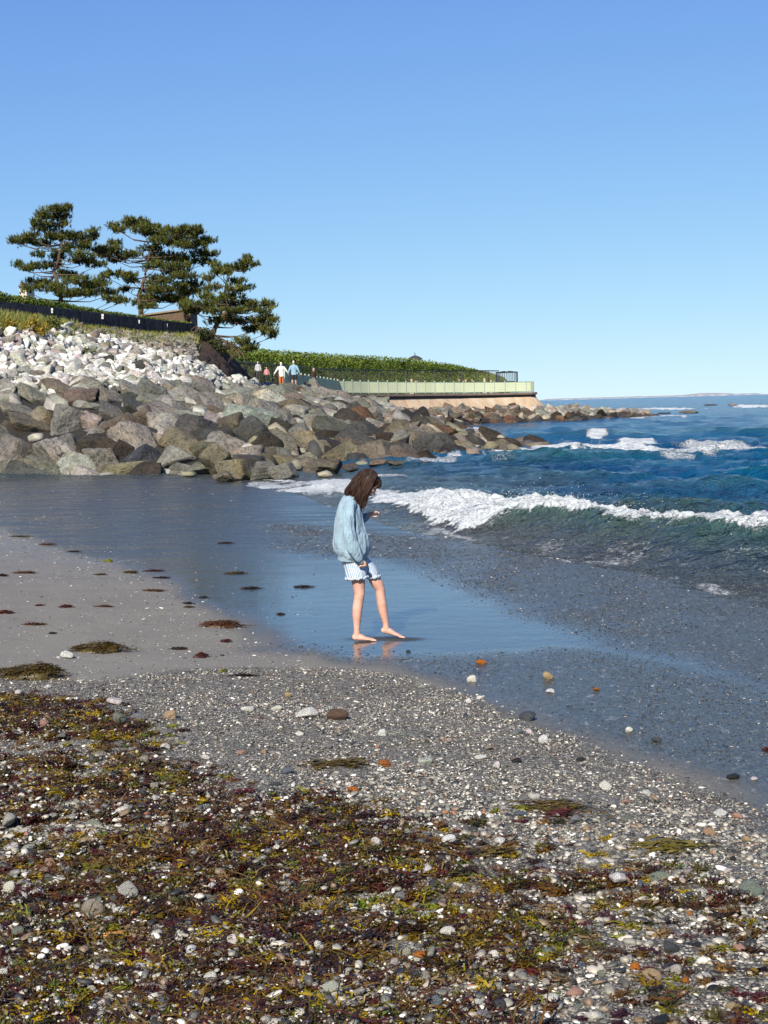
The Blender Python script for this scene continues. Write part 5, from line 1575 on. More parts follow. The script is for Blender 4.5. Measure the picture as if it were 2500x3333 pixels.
mb = MB(); mb.tube([hp(.0865, -.059, -.016), hp(.090, -.0588, 0), hp(.0865, -.059, .016)], [.0015, .0025, .0015], 6); mb.build('mouth', simple('lip_red', (.38, .12, .10), .4), girl, True)

# sweatshirt: full and blousy, gathered into hem and cuffs
c = MB()
rr = np.random.default_rng(61)
def folds(amp_, n1_, n2_, ph=0.0):
    return lambda th_, i, q: amp_ * (math.sin(n1_ * th_ + ph + .35 * i) * .6 + math.sin(n2_ * th_ - .5 * i + 2 * ph) * .4) * min(1, i / 3)
tor = [S(640, 418, 46, .052, 0), S(612, 440, 76, .10, 0), S(592, 470, 96, .145, 0), S(583, 520, 116, .160, 0), S(577, 580, 130, .164, 0), S(573, 650, 141, .168, 0), S(573, 720, 150, .172, 0), S(578, 790, 166, .176, 0), S(584, 860, 184, .180, 0), S(588, 920, 186, .182, 0), S(588, 970, 178, .180, 0), S(584, 1010, 158, .172, 0), S(578, 1036, 140, .162, 0)]
def fine(secs, k=3):
    out = []
    for i in range(len(secs) - 1):
        for q in range(k):
            w_ = q / k; out.append(tuple(a_ * (1 - w_) + b_ * w_ for a_, b_ in zip(secs[i], secs[i + 1])))
    out.append(secs[-1]); return out
c.loft(fine(tor, 3), 64, lambda th_, i, q: (.022 * math.sin(9 * th_ + .10 * i + math.sin(i * .5)) + .016 * math.sin(16 * th_ - .14 * i) + .014 * math.sin(5 * th_ + .45 * i)) * min(1, i / 10))
hemr = [S(577, 1034, 134, .160, 0), S(575, 1048, 130, .158, 0), S(574, 1064, 129, .157, 0)]
c.loft(fine(hemr, 2), 64)
slv = [S(596, 472, 58, .055, -.118), S(584, 520, 62, .060, -.145), S(574, 600, 60, .058, -.170), S(568, 690, 58, .057, -.186), S(570, 770, 62, .060, -.196), S(582, 840, 66, .062, -.200), S(604, 910, 66, .060, -.200), S(634, 975, 58, .053, -.196), S(660, 1022, 46, .044, -.188), S(672, 1042, 36, .036, -.182)]
c.loft(fine(slv, 3), 40, lambda th_, i, q: (.07 * math.sin(3 * th_ + .25 * i) + .05 * math.sin(6 * th_ + .6 * i) + .035 * math.sin(i * 1.1)) * min(1, i / 6))
c.loft([S(668, 1036, 34, .033, -.180), S(680, 1056, 31, .030, -.176), S(686, 1066, 30, .029, -.174)], 24)
slf = [S(598, 475, 56, .055, .118), S(612, 540, 60, .058, .165), S(634, 610, 58, .056, .195), S(655, 665, 56, .054, .205), S(690, 672, 50, .050, .19), S(722, 655, 44, .044, .16), S(744, 638, 36, .036, .138)]
c.loft(fine(slf, 3), 30, lambda th_, i, q: (.05 * math.sin(3 * th_ + .3 * i) + .03 * math.sin(i * .9)) * min(1, i / 5))
c.loft([S(738, 640, 33, .033, .140), S(754, 630, 30, .029, .130), S(764, 625, 29, .028, .125)], 20)
t = NT('sweatshirt_fleece')
n1 = t.noise(260, 2); n2 = t.noise(7, 4); n3 = t.noise(14, 4, t.mapped((1.6, 1.6, .45)), .6, .6)
t.base(t.mix(t.ramp(n1, [(.3, 0.0), (.7, 1.0)]), (.27, .39, .47), (.35, .475, .555))).rough(.95)
t.normal(t.bump(n3, .9, .05, t.bump(n1, .5, .005)))
t.b.inputs['Sheen Weight'].default_value = .15
o = c.build('sweatshirt', t.m, girl, True); remesh(o, .0048, 2, .4)
# shorts, striped, with ruffled hems
sh = MB()
sh.loft(fine([S(585, 1035, 108, .140, 0), S(600, 1075, 112, .145, 0), S(625, 1110, 118, .148, 0), S(640, 1140, 112, .14, 0)], 2), 40)
sh.loft(fine([S(600, 1090, 95, .085, -.055), S(615, 1140, 102, .090, -.060), S(625, 1180, 108, .096, -.062), S(630, 1212, 106, .098, -.063), S(634, 1238, 100, .094, -.063)], 3), 60, lambda th_, i, q: .022 * math.sin(14 * th_) * i / 8)
sh.loft(fine([S(690, 1090, 70, .085, .055), S(730, 1140, 76, .086, .060), S(765, 1185, 76, .086, .064), S(785, 1215, 70, .084, .066), S(797, 1242, 64, .080, .067)], 3), 60, lambda th_, i, q: .022 * math.sin(12 * th_) * i / 8)
t = NT('striped_cotton')
sx = t.n('ShaderNodeSeparateXYZ'); t.l(t.coord(), sx.inputs[0])
ph = t.math('ADD', t.math('MULTIPLY', sx.outputs[0], 1.0), t.math('MULTIPLY', sx.outputs[2], .18))
ph2 = t.math('ADD', ph, t.math('MULTIPLY', sx.outputs[1], .30))
wv = t.math('MULTIPLY', t.math('ADD', t.math('SINE', t.math('MULTIPLY', ph2, 420.0)), 1.0), .5)
t.base(t.ramp(wv, [(.35, (.66, .68, .70)), (.62, (.25, .36, .50))])).rough(.9); t.normal(t.bump(t.noise(16, 4, t.mapped((2, 2, .4))), .5, .015))
m_str = t.m
o = sh.build('shorts', m_str, girl, True); remesh(o, .0045, 2, .4)
rf = MB()
for (cx, cy_, rx, ry, yc, sl) in ((632, 1228, 104, .094, -.063, 6), (797, 1238, 62, .080, .067, 4)):
    n = 22
    for k in range(n):
        th_ = 2 * math.pi * k / n
        q = g(cx + rx * math.cos(th_), cy_ - sl * math.cos(th_) + 5 * math.sin(k * 2.7), yc + ry * math.sin(th_))
        rf.ball(q, (.017, .015, .015), sub=2)
o = rf.build('ruffled_hem', m_str, girl, True); remesh(o, .0045, 4, .5)

# hair: a cap over the skull and locks that fall under their own weight
hr = MB(); r2 = np.random.default_rng(71)
hr.ball(hp(-.010, .026), (.091, .077, .086), Mh, 3)
hr.ball(hp(-.055, -.02), (.050, .068, .070), Mh, 3)
cap = hr.build('hair_cap', None, girl, True)
CT = [[(700, 195), (615, 275), (570, 350), (552, 412)], [(725, 178), (640, 262), (592, 355), (585, 428)], [(770, 165), (690, 262), (640, 375), (632, 462)], [(815, 180), (765, 290), (712, 410), (690, 530)], [(850, 215), (822, 300), (755, 390), (722, 500)]]
def ctl(k_):
    k_ = max(0, min(3.999, k_ * 4)); i = int(k_); w_ = k_ - i
    return [(a_[0] * (1 - w_) + b_[0] * w_, a_[1] * (1 - w_) + b_[1] * w_) for a_, b_ in zip(CT[i], CT[i + 1])]
lk = MB()
for q in range(900):
    k_ = r2.random() ** .85
    wside = r2.choice([-1, 1], p=[.62, .38])
    wy = wside * (r2.uniform(.75, 1.05) if k_ > .55 else r2.uniform(.0, 1.05))
    pc = ctl(k_)
    jx, jy = r2.normal() * 11, r2.normal() * 9
    ln = r2.uniform(.70, 1.10) if r2.random() < .85 else r2.uniform(1.1, 1.35)
    ys_ = [.050 * wy + r2.normal() * .008, .074 * wy, .078 * wy + r2.normal() * .006, .075 * wy + r2.normal() * .012]
    P3 = [Vector(g(x + jx + r2.normal() * 3 * i, y_ + jy, ys_[i])) for i, (x, y_) in enumerate(pc)]
    P3[3] = P3[2].lerp(P3[3], ln)
    if k_ > .8 and abs(wy) < .9: continue
    pts_ = []; 
    for i in range(11):
        w_ = i / 10
        a_ = (1 - w_) ** 3; b_ = 3 * w_ * (1 - w_) ** 2; c2 = 3 * w_ * w_ * (1 - w_); d2 = w_ ** 3
        # pass nearer to the control points than a plain Bezier
        B1 = P3[1] * 1.25 - (P3[0] + P3[2]) * .125; B2 = P3[2] * 1.25 - (P3[1] + P3[3]) * .125
        v3 = P3[0] * a_ + B1 * b_ + B2 * c2 + P3[3] * d2
        wv_ = .0105 * math.sin(w_ * (7 + q % 4) + q * 1.7)
        pts_.append(v3 + Vector((wv_, wv_ * .6, 0)) * w_)
    rad = [.002 + .0038 * math.sin(math.pi * min(1, (i + 1) / 11) ** .8) for i in range(11)]; rad[-1] = .0012
    lk.tube(pts_, rad, 5, caps=False)
t = NT('brown_hair')
n1 = t.noise(60, 3, t.mapped((1, 1, .15))); n2 = t.noise(9, 3)
t.base(t.mix(t.ramp(n1, [(.35, 0.0), (.65, 1.0)]), (.010, .005, .004), (.050, .020, .012))).rough(.55); t.normal(t.bump(n1, .5, .005)); t.set(Specular_IOR_Level=.22)
cap.data.materials.append(t.m); remesh(cap, .006, 3)
lk.build('hair_locks', t.m, girl, True)
# front of the hair over the forehead
fr = MB()
for q in range(220):
    s_ = r2.uniform(-.075, .075)
    a_ = Vector(hp(.035, .108 - abs(s_) * .35, s_ * .5)); m_ = Vector(hp(.088, .070, s_ * .9)); e_ = Vector(hp(.098 - abs(s_) * .35, .030 - .12 * abs(s_), s_ * 1.05))
    fr.tube([a_, a_.lerp(m_, .6) + fwd * .008, m_, m_.lerp(e_, .5) + fwd * .004, e_], [.003, .006, .006, .005, .0015], 5, caps=False)
fr.build('fringe', t.m, girl, True)

# ------------------------------------------------------------------ beach litter: pebbles, gravel, seaweed
def scatter(name, pts, rots, scls, idx, shapes, label):
    """real instances on points (geometry nodes) for what nobody could count"""
    me = mesh_np(name, pts, [], False)
    for k, arr in (('rot', rots), ('scl', scls)):
        a_ = me.attributes.new(k, 'FLOAT_VECTOR', 'POINT'); a_.data.foreach_set('vector', np.asarray(arr, np.float32).ravel())
    a_ = me.attributes.new('idx', 'INT', 'POINT'); a_.data.foreach_set('value', np.asarray(idx, np.int32))
    col = bpy.data.collections.new(name + '_shapes')
    for i, (m_) in enumerate(shapes):
        o = bpy.data.objects.new(f'{name}_shape_{i:03d}', m_); col.objects.link(o)
    ng = bpy.data.node_groups.new(name, 'GeometryNodeTree')
    ng.interface.new_socket('Geometry', in_out='INPUT', socket_type='NodeSocketGeometry')
    ng.interface.new_socket('Geometry', in_out='OUTPUT', socket_type='NodeSocketGeometry')
    N_ = ng.nodes.new
    gi, go = N_('NodeGroupInput'), N_('NodeGroupOutput')
    ci = N_('GeometryNodeCollectionInfo'); ci.inputs['Collection'].default_value = col; ci.inputs['Separate Children'].default_value = True; ci.inputs['Reset Children'].default_value = True
    iop = N_('GeometryNodeInstanceOnPoints'); iop.inputs['Pick Instance'].default_value = True
    def na_(k, ty):
        q = N_('GeometryNodeInputNamedAttribute'); q.data_type = ty; q.inputs['Name'].default_value = k; return q
    r_, s_, i_ = na_('rot', 'FLOAT_VECTOR'), na_('scl', 'FLOAT_VECTOR'), na_('idx', 'INT')
    e2r = N_('FunctionNodeEulerToRotation')
    L = ng.links.new
    L(gi.outputs[0], iop.inputs['Points']); L(ci.outputs[0], iop.inputs['Instance'])
    L(r_.outputs[0], e2r.inputs[0]); L(e2r.outputs[0], iop.inputs['Rotation']); L(s_.outputs[0], iop.inputs['Scale']); L(i_.outputs[0], iop.inputs['Instance Index'])
    L(iop.outputs[0], go.inputs[0])
    o = link(name, me)
    md = o.modifiers.new('scatter', 'NODES'); md.node_group = ng
    tag(o, label, kind='stuff')
    return o

def grav_mat():
    t = NT('gravel_stone')
    oi = t.n('ShaderNodeObjectInfo')
    c_ = t.ramp(oi.outputs['Random'], [(0, (.035, .035, .034)), (.13, (.09, .088, .078)), (.28, (.17, .163, .140)), (.43, (.26, .247, .205)), (.58, (.36, .335, .275)), (.70, (.22, .16, .105)), (.77, (.46, .43, .36)), (.87, (.64, .60, .52)), (.94, (.88, .85, .78)), (.988, (.36, .17, .09))], 'CONSTANT')
    n1 = t.noise(1.6, 4)
    c_ = t.mix(t.ramp(n1, [(.35, 0.0), (.65, 1.0)]), t.mix(1.0, c_, .7, 'MULTIPLY'), t.mix(1.0, c_, 1.15, 'MULTIPLY'))
    t.base(c_).rough(.55); return t.m
m_grav = grav_mat()
def ell(seed, dims): 
    me = rock_mesh('gravel_grain', seed, 2 if seed % 2 else 1, dims, 9, .06, 9); me.materials.append(m_grav); return me
GS = [ell(400 + i, (1, rng.uniform(.6, .95), rng.uniform(.4, .7))) for i in range(10)]
r2 = np.random.default_rng(81)
N = 300000
yy = 3.3 + 10.5 * r2.random(N) ** 1.25
xx = (r2.random(N) * 2 - 1) * (.31 * yy + .45)
gm = poly_mask(xx + .1 * fbm(xx * 2.2, yy * 2.2, None, 44, 3), yy, P_GRAV, .12)
patchy = .45 + .75 * smooth(-.2, .35, fbm(xx * 1.1, yy * 1.6, None, 201, 3))
wdn = weed_density(xx, yy)
far_thin = smooth(13.5, 7.5, yy)
keep = r2.random(N) < gm * patchy * (.45 + .55 * far_thin) * (1 - .40 * wdn)
xx, yy, wdn = xx[keep], yy[keep], wdn[keep]
u_, v_ = proj(xx, yy, .2)
big_ = smooth(2350, 2700, v_)
sz = np.exp(r2.normal(math.log(.0044), .42, len(xx))) * (1 + .6 * big_ * r2.random(len(xx)) ** 2)
bigm = r2.random(len(xx)) < (.008 + .034 * big_)
sz = np.where(bigm, r2.uniform(.008, .014 + .010 * big_), sz)
sz = np.clip(sz, .0018, .024)
zz = beach_z(xx, yy) + sz * .25 + .03 * wdn * .5 + wdn * .022 * (r2.random(len(xx)) < .6)
scl = np.stack([sz * r2.uniform(.9, 1.4, len(xx)), sz, sz * r2.uniform(.7, 1, len(xx))], 1)
rot = np.stack([r2.normal(0, .25, len(xx)), r2.normal(0, .25, len(xx)), r2.uniform(0, 6.28, len(xx))], 1)
scatter('gravel', np.stack([xx, yy, zz], 1), rot, scl, r2.integers(0, 10, len(xx)), GS, 'loose grey and white gravel covering the lower beach')
print('gravel', len(xx))
# stones standing in the thin film on the right, wet and dark
t = NT('wet_gravel_stone'); oi = t.n('ShaderNodeObjectInfo')
t.base(t.ramp(oi.outputs['Random'], [(0, (.020, .022, .022)), (.35, (.042, .045, .040)), (.6, (.075, .078, .068)), (.82, (.12, .12, .10)), (.93, (.28, .26, .24)), (.985, (.60, .58, .55))], 'CONSTANT')).rough(.3)
WG = []
for i in range(6):
    q_ = rock_mesh('wet_grain', 450 + i, 1, (1, .8, .5), 9, .06, 9); q_.materials.append(t.m); WG.append(q_)
N = 300000
yy = 6.3 + 24 * r2.random(N) ** 1.2; xx = -3.5 + (r2.random(N)) * (.33 * yy + 3.9)
m1_ = poly_mask(xx + .25 * fbm(xx * .9, yy * .5, None, 50, 3), yy, P_BACK, .5); m2_ = .75 * poly_mask(xx, yy, P_EDGE, .35)
dE_, sE_ = seg_dist(xx, yy, E_)
m3_ = .8 * np.exp(-(dE_ / .35) ** 2) * (sE_ > 0) * (yy < 12.5)
cl_ = .35 + .9 * smooth(-.2, .3, fbm(xx * 1.6, yy * .8, None, 220, 4))
keep = r2.random(N) < np.maximum(np.maximum(m1_, m2_), m3_) * cl_
xx, yy = xx[keep], yy[keep]; n = len(xx)
sz = np.exp(r2.normal(math.log(.0048), .42, n)) * np.interp(yy, [6, 12, 20, 30], [.6, .85, 1.3, 1.7])
zz = np.maximum(beach_z(xx, yy), -.01) + sz * .1
scatter('wet_gravel', np.stack([xx, yy, zz], 1), np.stack([np.zeros(n), np.zeros(n), r2.uniform(0, 6.28, n)], 1), np.stack([sz * 1.3, sz, sz * .8], 1), r2.integers(0, 6, n), WG, 'dark wet gravel showing through the thin film of water')
print('wet', n)
N = 26000
yy = 9.5 + 34 * r2.random(N) ** 1.4; xx = -.6 - r2.random(N) * (.36 * yy)
dE_, sE_ = seg_dist(xx, yy, E_)
keep = (poly_mask(xx, yy, P_GRAV, .1) < .5) & ((sE_ < 0) | (r2.random(N) < .16)) & (r2.random(N) < .25 + .75 * np.exp(-(dE_ / 1.6) ** 2) + .5 * (fbm(xx * .8, yy * .8, None, 230, 3) > .15))
xx, yy = xx[keep], yy[keep]; n = len(xx)
sz = np.exp(r2.normal(math.log(.0045), .45, n)) * np.interp(yy, [9, 20, 40], [.8, 1.2, 1.9])
scatter('sand_crumbs', np.stack([xx, yy, beach_z(xx, yy) + sz * .2], 1), np.stack([np.zeros(n), np.zeros(n), r2.uniform(0, 6.28, n)], 1), np.stack([sz * 1.5, sz, sz * .6], 1), r2.integers(0, 10, n), GS, 'shell crumbs and grit scattered on the dry sand')

# seaweed
def weed_mat(name, cols, rough=.45):
    t = NT(name); oi = t.n('ShaderNodeObjectInfo'); n1 = t.noise(3, 3)
    c_ = t.ramp(oi.outputs['Random'], [(i / len(cols), c) for i, c in enumerate(cols)], 'CONSTANT')
    c_ = t.mix(t.ramp(n1, [(.35, 0.0), (.65, 1.0)]), t.mix(1.0, c_, .55, 'MULTIPLY'), t.mix(1.0, c_, 1.4, 'MULTIPLY'))
    t.base(c_).rough(rough); t.set(Specular_IOR_Level=.35); return t.m
m_weed = weed_mat('seaweed', [(.040, .020, .010), (.085, .038, .014), (.13, .070, .016), (.085, .020, .014), (.045, .014, .016), (.15, .095, .014), (.060, .055, .012), (.025, .014, .010), (.12, .058, .018), (.34, .24, .024), (.065, .018, .014), (.035, .020, .012), (.16, .14, .016), (.055, .028, .012), (.22, .15, .07)])
m_fresh = weed_mat('green_weed', [(.16, .17, .02), (.20, .21, .03), (.10, .14, .02), (.22, .16, .02)])
def weed_tuft(name, seed, strands, L, curl, width, flatness=.35, mat=None, seg=5):
    r = np.random.default_rng(seed); V = []; F = []; n = 0
    for s_ in range(strands):
        th = r.uniform(0, 6.28) if r.random() < .6 else r.normal(0, .35) + (math.pi if r.random() < .5 else 0)
        p = np.array([r.normal() * L * .22, r.normal() * L * .16, abs(r.normal()) * L * .06])
        d = np.array([math.cos(th), math.sin(th), r.uniform(-.1, .5) * flatness])
        l = L * r.uniform(.35, 1.0) / seg; w_ = width * r.uniform(.6, 1.5)
        for k in range(seg + 1):
            sd = np.cross(d, [0, 0, 1]) + r.normal(size=3) * .25; sd /= np.linalg.norm(sd) + 1e-9
            ww = w_ * (1 - .75 * k / seg)
            V += [p - sd * ww, p + sd * ww + np.array([0, 0, ww * .6])]
            if k < seg: F.append((n + 2 * k, n + 2 * k + 1, n + 2 * k + 3, n + 2 * k + 2))
            d = d + r.normal(size=3) * curl; d[2] = d[2] * .7 - .05; d /= np.linalg.norm(d)
            p = p + d * l; p[2] = abs(p[2])
        n += 2 * (seg + 1)
    me = mesh_np(name, np.array(V), F, True)
    if mat: me.materials.append(mat)
    return me
WS = [weed_tuft('weed_tuft', 500 + i, 34, .055, .85, .0034, .6, m_weed, 6) for i in range(7)] + [weed_tuft('weed_tuft', 520 + i, 14, .11, .35, .0030, .2, m_weed) for i in range(4)] + [weed_tuft('weed_tuft', 540 + i, 30, .036, .9, .0045, .9, m_weed, 4) for i in range(3)] + [weed_tuft('weed_tuft', 560 + i, 18, .045, .6, .0036, .8, m_fresh) for i in range(2)]
N = 52000
yy = 3.4 + 7.0 * r2.random(N) ** 1.3
xx = (r2.random(N) * 2 - 1) * (.31 * yy + .4)
wd_ = weed_density(xx, yy)
keep = r2.random(N) < np.clip(wd_ ** 1.1 + .05 * poly_mask(xx, yy, P_WEED, .3), 0, .9)
xx, yy, wd_ = xx[keep], yy[keep], wd_[keep]
n = len(xx)
idx = r2.choice(16, n, p=np.array([.095] * 7 + [.018] * 4 + [.078] * 3 + [.012] * 2) / (.095 * 7 + .018 * 4 + .078 * 3 + .024))
# fresh green comes in patches
gp = fbm(xx * 1.6, yy * 2.4, None, 210, 3) > .30
idx = np.where(gp & (r2.random(n) < .22), r2.integers(14, 16, n), idx)
sc_ = r2.uniform(.7, 1.6, n)
zz = beach_z(xx, yy) + .003 + .030 * wd_ ** 2 * r2.random(n)
scatter('seaweed', np.stack([xx, yy, zz], 1), np.stack([r2.normal(0, .15, n), r2.normal(0, .15, n), r2.normal(.15, .5, n)], 1), np.stack([sc_ * 1.15, sc_, sc_], 1), idx, WS, 'thick mat of brown, olive and dark red seaweed strands on the pebbles')
print('weed', n)

# single clumps of weed one can point to: u, v, width px, height px, kind, label
CL = [(320, 2103, 210, 52, 'mix', 'large brown and olive seaweed heap on the dry sand'), (715, 2028, 145, 38, 'brown', 'flat reddish-brown seaweed clump at the edge of the wet sand'),
      (100, 2178, 260, 90, 'mix', 'broad dark seaweed mound at the left edge of the dry sand'), (655, 2131, 50, 26, 'red', 'small dark red seaweed tuft left of the pebbles'), (735, 2085, 40, 18, 'red', 'tiny red weed tuft below the flat reddish clump'),
      (612, 1962, 38, 12, 'dark', 'small dark weed piece above the flat reddish clump'), (612, 1975, 36, 8, 'mix', 'thin olive weed piece just under the small dark one'), (215, 1973, 50, 14, 'red', 'reddish weed scrap on the middle of the dry sand'), (130, 1969, 30, 10, 'red', 'small red weed scrap left of the reddish one'),
      (14, 1992, 60, 18, 'red', 'red weed scrap cut by the left edge of the photo'), (8, 1872, 40, 14, 'dark', 'dark weed scrap at the left edge, higher up the sand'), (82, 1863, 80, 10, 'brown', 'long thin brown weed strip near the left edge'), (110, 2031, 80, 12, 'brown', 'brown weed strip above the large heap'),
      (172, 2060, 24, 10, 'dark', 'little black weed bit above the large heap'), (352, 1824, 34, 16, 'green', 'yellow-green weed sprig at the edge of the wet sand'), (425, 1862, 50, 14, 'mix', 'straggling olive weed right of the yellow-green sprig'), (500, 1857, 60, 8, 'red', 'thin red weed line on the wet sand edge'),
      (525, 1880, 60, 8, 'dark', 'dark weed line below the thin red one'), (500, 1922, 70, 8, 'brown', 'brown weed strand right across the sand edge'), (335, 1973, 60, 10, 'brown', 'brown weed strand right of the reddish scrap'), (325, 1869, 40, 8, 'mix', 'faint olive weed scrap on the upper sand'),
      (735, 1767, 50, 6, 'dark', 'dark weed bar lying out on the wet sand'), (985, 1909, 60, 7, 'dark', 'dark weed bar just left of the girl'), (815, 1914, 60, 6, 'dark', 'thin dark weed bar on the film of water'), (660, 1944, 36, 7, 'dark', 'small dark weed flake on the wet sand'), (765, 1865, 70, 6, 'mix', 'olive weed thread on the film of water'), (912, 1998, 26, 6, 'dark', 'dark weed speck left of the standing foot'),
      (728, 2182, 22, 16, 'green', 'bright yellow-green weed sprig at the pebble edge'), (790, 2200, 90, 8, 'dark', 'long dark weed stem right of the bright sprig'), (580, 2112, 60, 5, 'dark', 'thin curved stem left of the small red tuft'), (2098, 1768, 50, 36, 'black', 'black weed lump carried in the face of the wave'),
      (60, 1745, 80, 8, 'mix', 'thin olive weed line at the top left of the sand'), (150, 1772, 60, 6, 'brown', 'brown weed line below the olive one, top left'), (240, 1795, 50, 6, 'dark', 'dark weed flecks along the wet margin'), (1085, 2485, 200, 34, 'mix', 'olive weed strands lying across the gravel in the middle'), (1330, 2120, 10, 5, 'dark', 'tiny dark weed fleck right of the feet'),
      (2495, 2440, 20, 14, 'red', 'dark red weed bit at the right edge by the water'), (1790, 2620, 240, 44, 'mix', 'long olive weed bundle crossing the right middle gravel'), (1830, 2650, 100, 30, 'red', 'red weed streak under the long olive bundle'), (2160, 2755, 250, 34, 'fresh', 'yellow-olive weed ribbon on the right side'), (1600, 2770, 160, 40, 'mix', 'brown-green weed fan in the lower right gravel'),
      (460, 3040, 0, 0, '', '')]
cm = {'mix': [(.045, .020, .010), (.10, .075, .014), (.030, .016, .010), (.15, .125, .018)], 'brown': [(.07, .030, .016), (.10, .05, .02)], 'red': [(.085, .022, .016), (.05, .015, .014)], 'dark': [(.022, .014, .012), (.035, .022, .014)], 'green': [(.22, .22, .03), (.14, .17, .02)], 'fresh': [(.14, .115, .02), (.09, .075, .016), (.18, .13, .02)], 'black': [(.012, .014, .022), (.02, .02, .03)]}
CM = {}
for k_, cols in cm.items():
    t = NT('clump_' + k_); n1 = t.noise(38, 6, None, .8)
    t.base(t.ramp(n1, [((.25 + .5 * i / max(1, len(cols) - 1)), c_) for i, c_ in enumerate(cols)])).rough(.5); t.set(Specular_IOR_Level=.35); CM[k_] = t.m
for (u, v, w_, h_, kd, lb) in CL:
    if not w_: continue
    if kd == 'black': p = at(u, v, 20.6); x0, y0, z0 = p.x, p.y - .15, p.z
    else:
        x0, y0, z0 = (float(q) for q in onbeach(u, v + h_ * .3))
    sc_ = y0 / FPX; RX = w_ * sc_ / 2; Hh = h_ * sc_
    flat_ = h_ < 14
    RY = RX * (.55 if not flat_ else .3) if RX > .08 else RX * .8
    if flat_: Hh = min(Hh, .02)
    r = np.random.default_rng(int(u * 7 + v)); V = []; F = []; n = 0
    ns = int(np.clip(w_ * 6, 24, 1500)) if not (v > 2450 and w_ > 90) else int(w_ * .9); seg = 5
    for s_ in range(ns):
        rd = r.random() ** .6; th = r.uniform(0, 6.28)
        rd *= .72 + .30 * math.sin(2 * th + u) * math.sin(3 * th + v) + .22 * math.sin(5 * th + u * .3) + (.5 * r.random() ** 3)
        px_, py_ = math.cos(th) * RX * rd, math.sin(th) * RY * rd
        rq = min(1, rd); hz = Hh * (.5 if kd != 'black' else .7) * max(0, 1 - rq * rq) ** .6 * (.85 + .25 * math.sin(px_ / RX * 5 + u) * math.cos(py_ / RY * 4)) * r.random() ** .15
        p = np.array([px_, py_, hz + .003])
        a_ = r.normal(0, .6) + (math.pi if r.random() < .5 else 0)
        d = np.array([math.cos(a_), math.sin(a_) * .7, r.normal() * .12]); L_ = min(max(RX * .5, .025), .07) * r.uniform(.5, 1.2); w2 = r.uniform(.002, .0048)
        ribbon = v > 2450 and w_ > 90
        if ribbon: a_ = r.normal(0, .22) + (math.pi if r.random() < .5 else 0); d = np.array([math.cos(a_), math.sin(a_) - .12 * math.cos(a_), r.normal() * .04]); L_ = RX * r.uniform(.35, .9); w2 = r.uniform(.0022, .0055); p[0] *= 1.2; p[1] = p[1] * 1.3 - p[0] * .25 + .05 * math.sin(p[0] * 14); p[2] = r.uniform(.004, .022)
        for k in range(seg + 1):
            sd = np.cross(d, [0, 0, 1]) + r.normal(size=3) * .3; sd /= np.linalg.norm(sd)
            ww = w2 * (1 - .7 * k / seg)
            V += [p - sd * ww, p + sd * ww + np.array([0, 0, ww])]
            if k < seg: F.append((n + 2 * k, n + 2 * k + 1, n + 2 * k + 3, n + 2 * k + 2))
            d = d + r.normal(size=3) * (.22 if ribbon else .6); d[2] = d[2] * .5 - .08; d /= np.linalg.norm(d); p = p + d * L_ / seg; p[2] = max(p[2], .002)
        n += 2 * (seg + 1)
    if Hh > .05 and v < 2450:        # a matted core so that a heap is not see-through
        v0, f0 = ico(3)
        q = v0 * np.array([RX * .74, RY * .74, Hh * .36]); q *= (1 + .25 * fbm(v0[:, 0] * 3, v0[:, 1] * 3, v0[:, 2] * 3, int(u), 3))[:, None]
        V = V + list(q); F += [tuple(i + n for i in f_) for f_ in f0]
    me = mesh_np('seaweed_clump', np.array(V), F, True)
    o = link('seaweed_clump', me, CM[kd], None, (x0, y0, z0)); tag(o, lb, 'seaweed', 'seaweed clumps scattered over the beach')

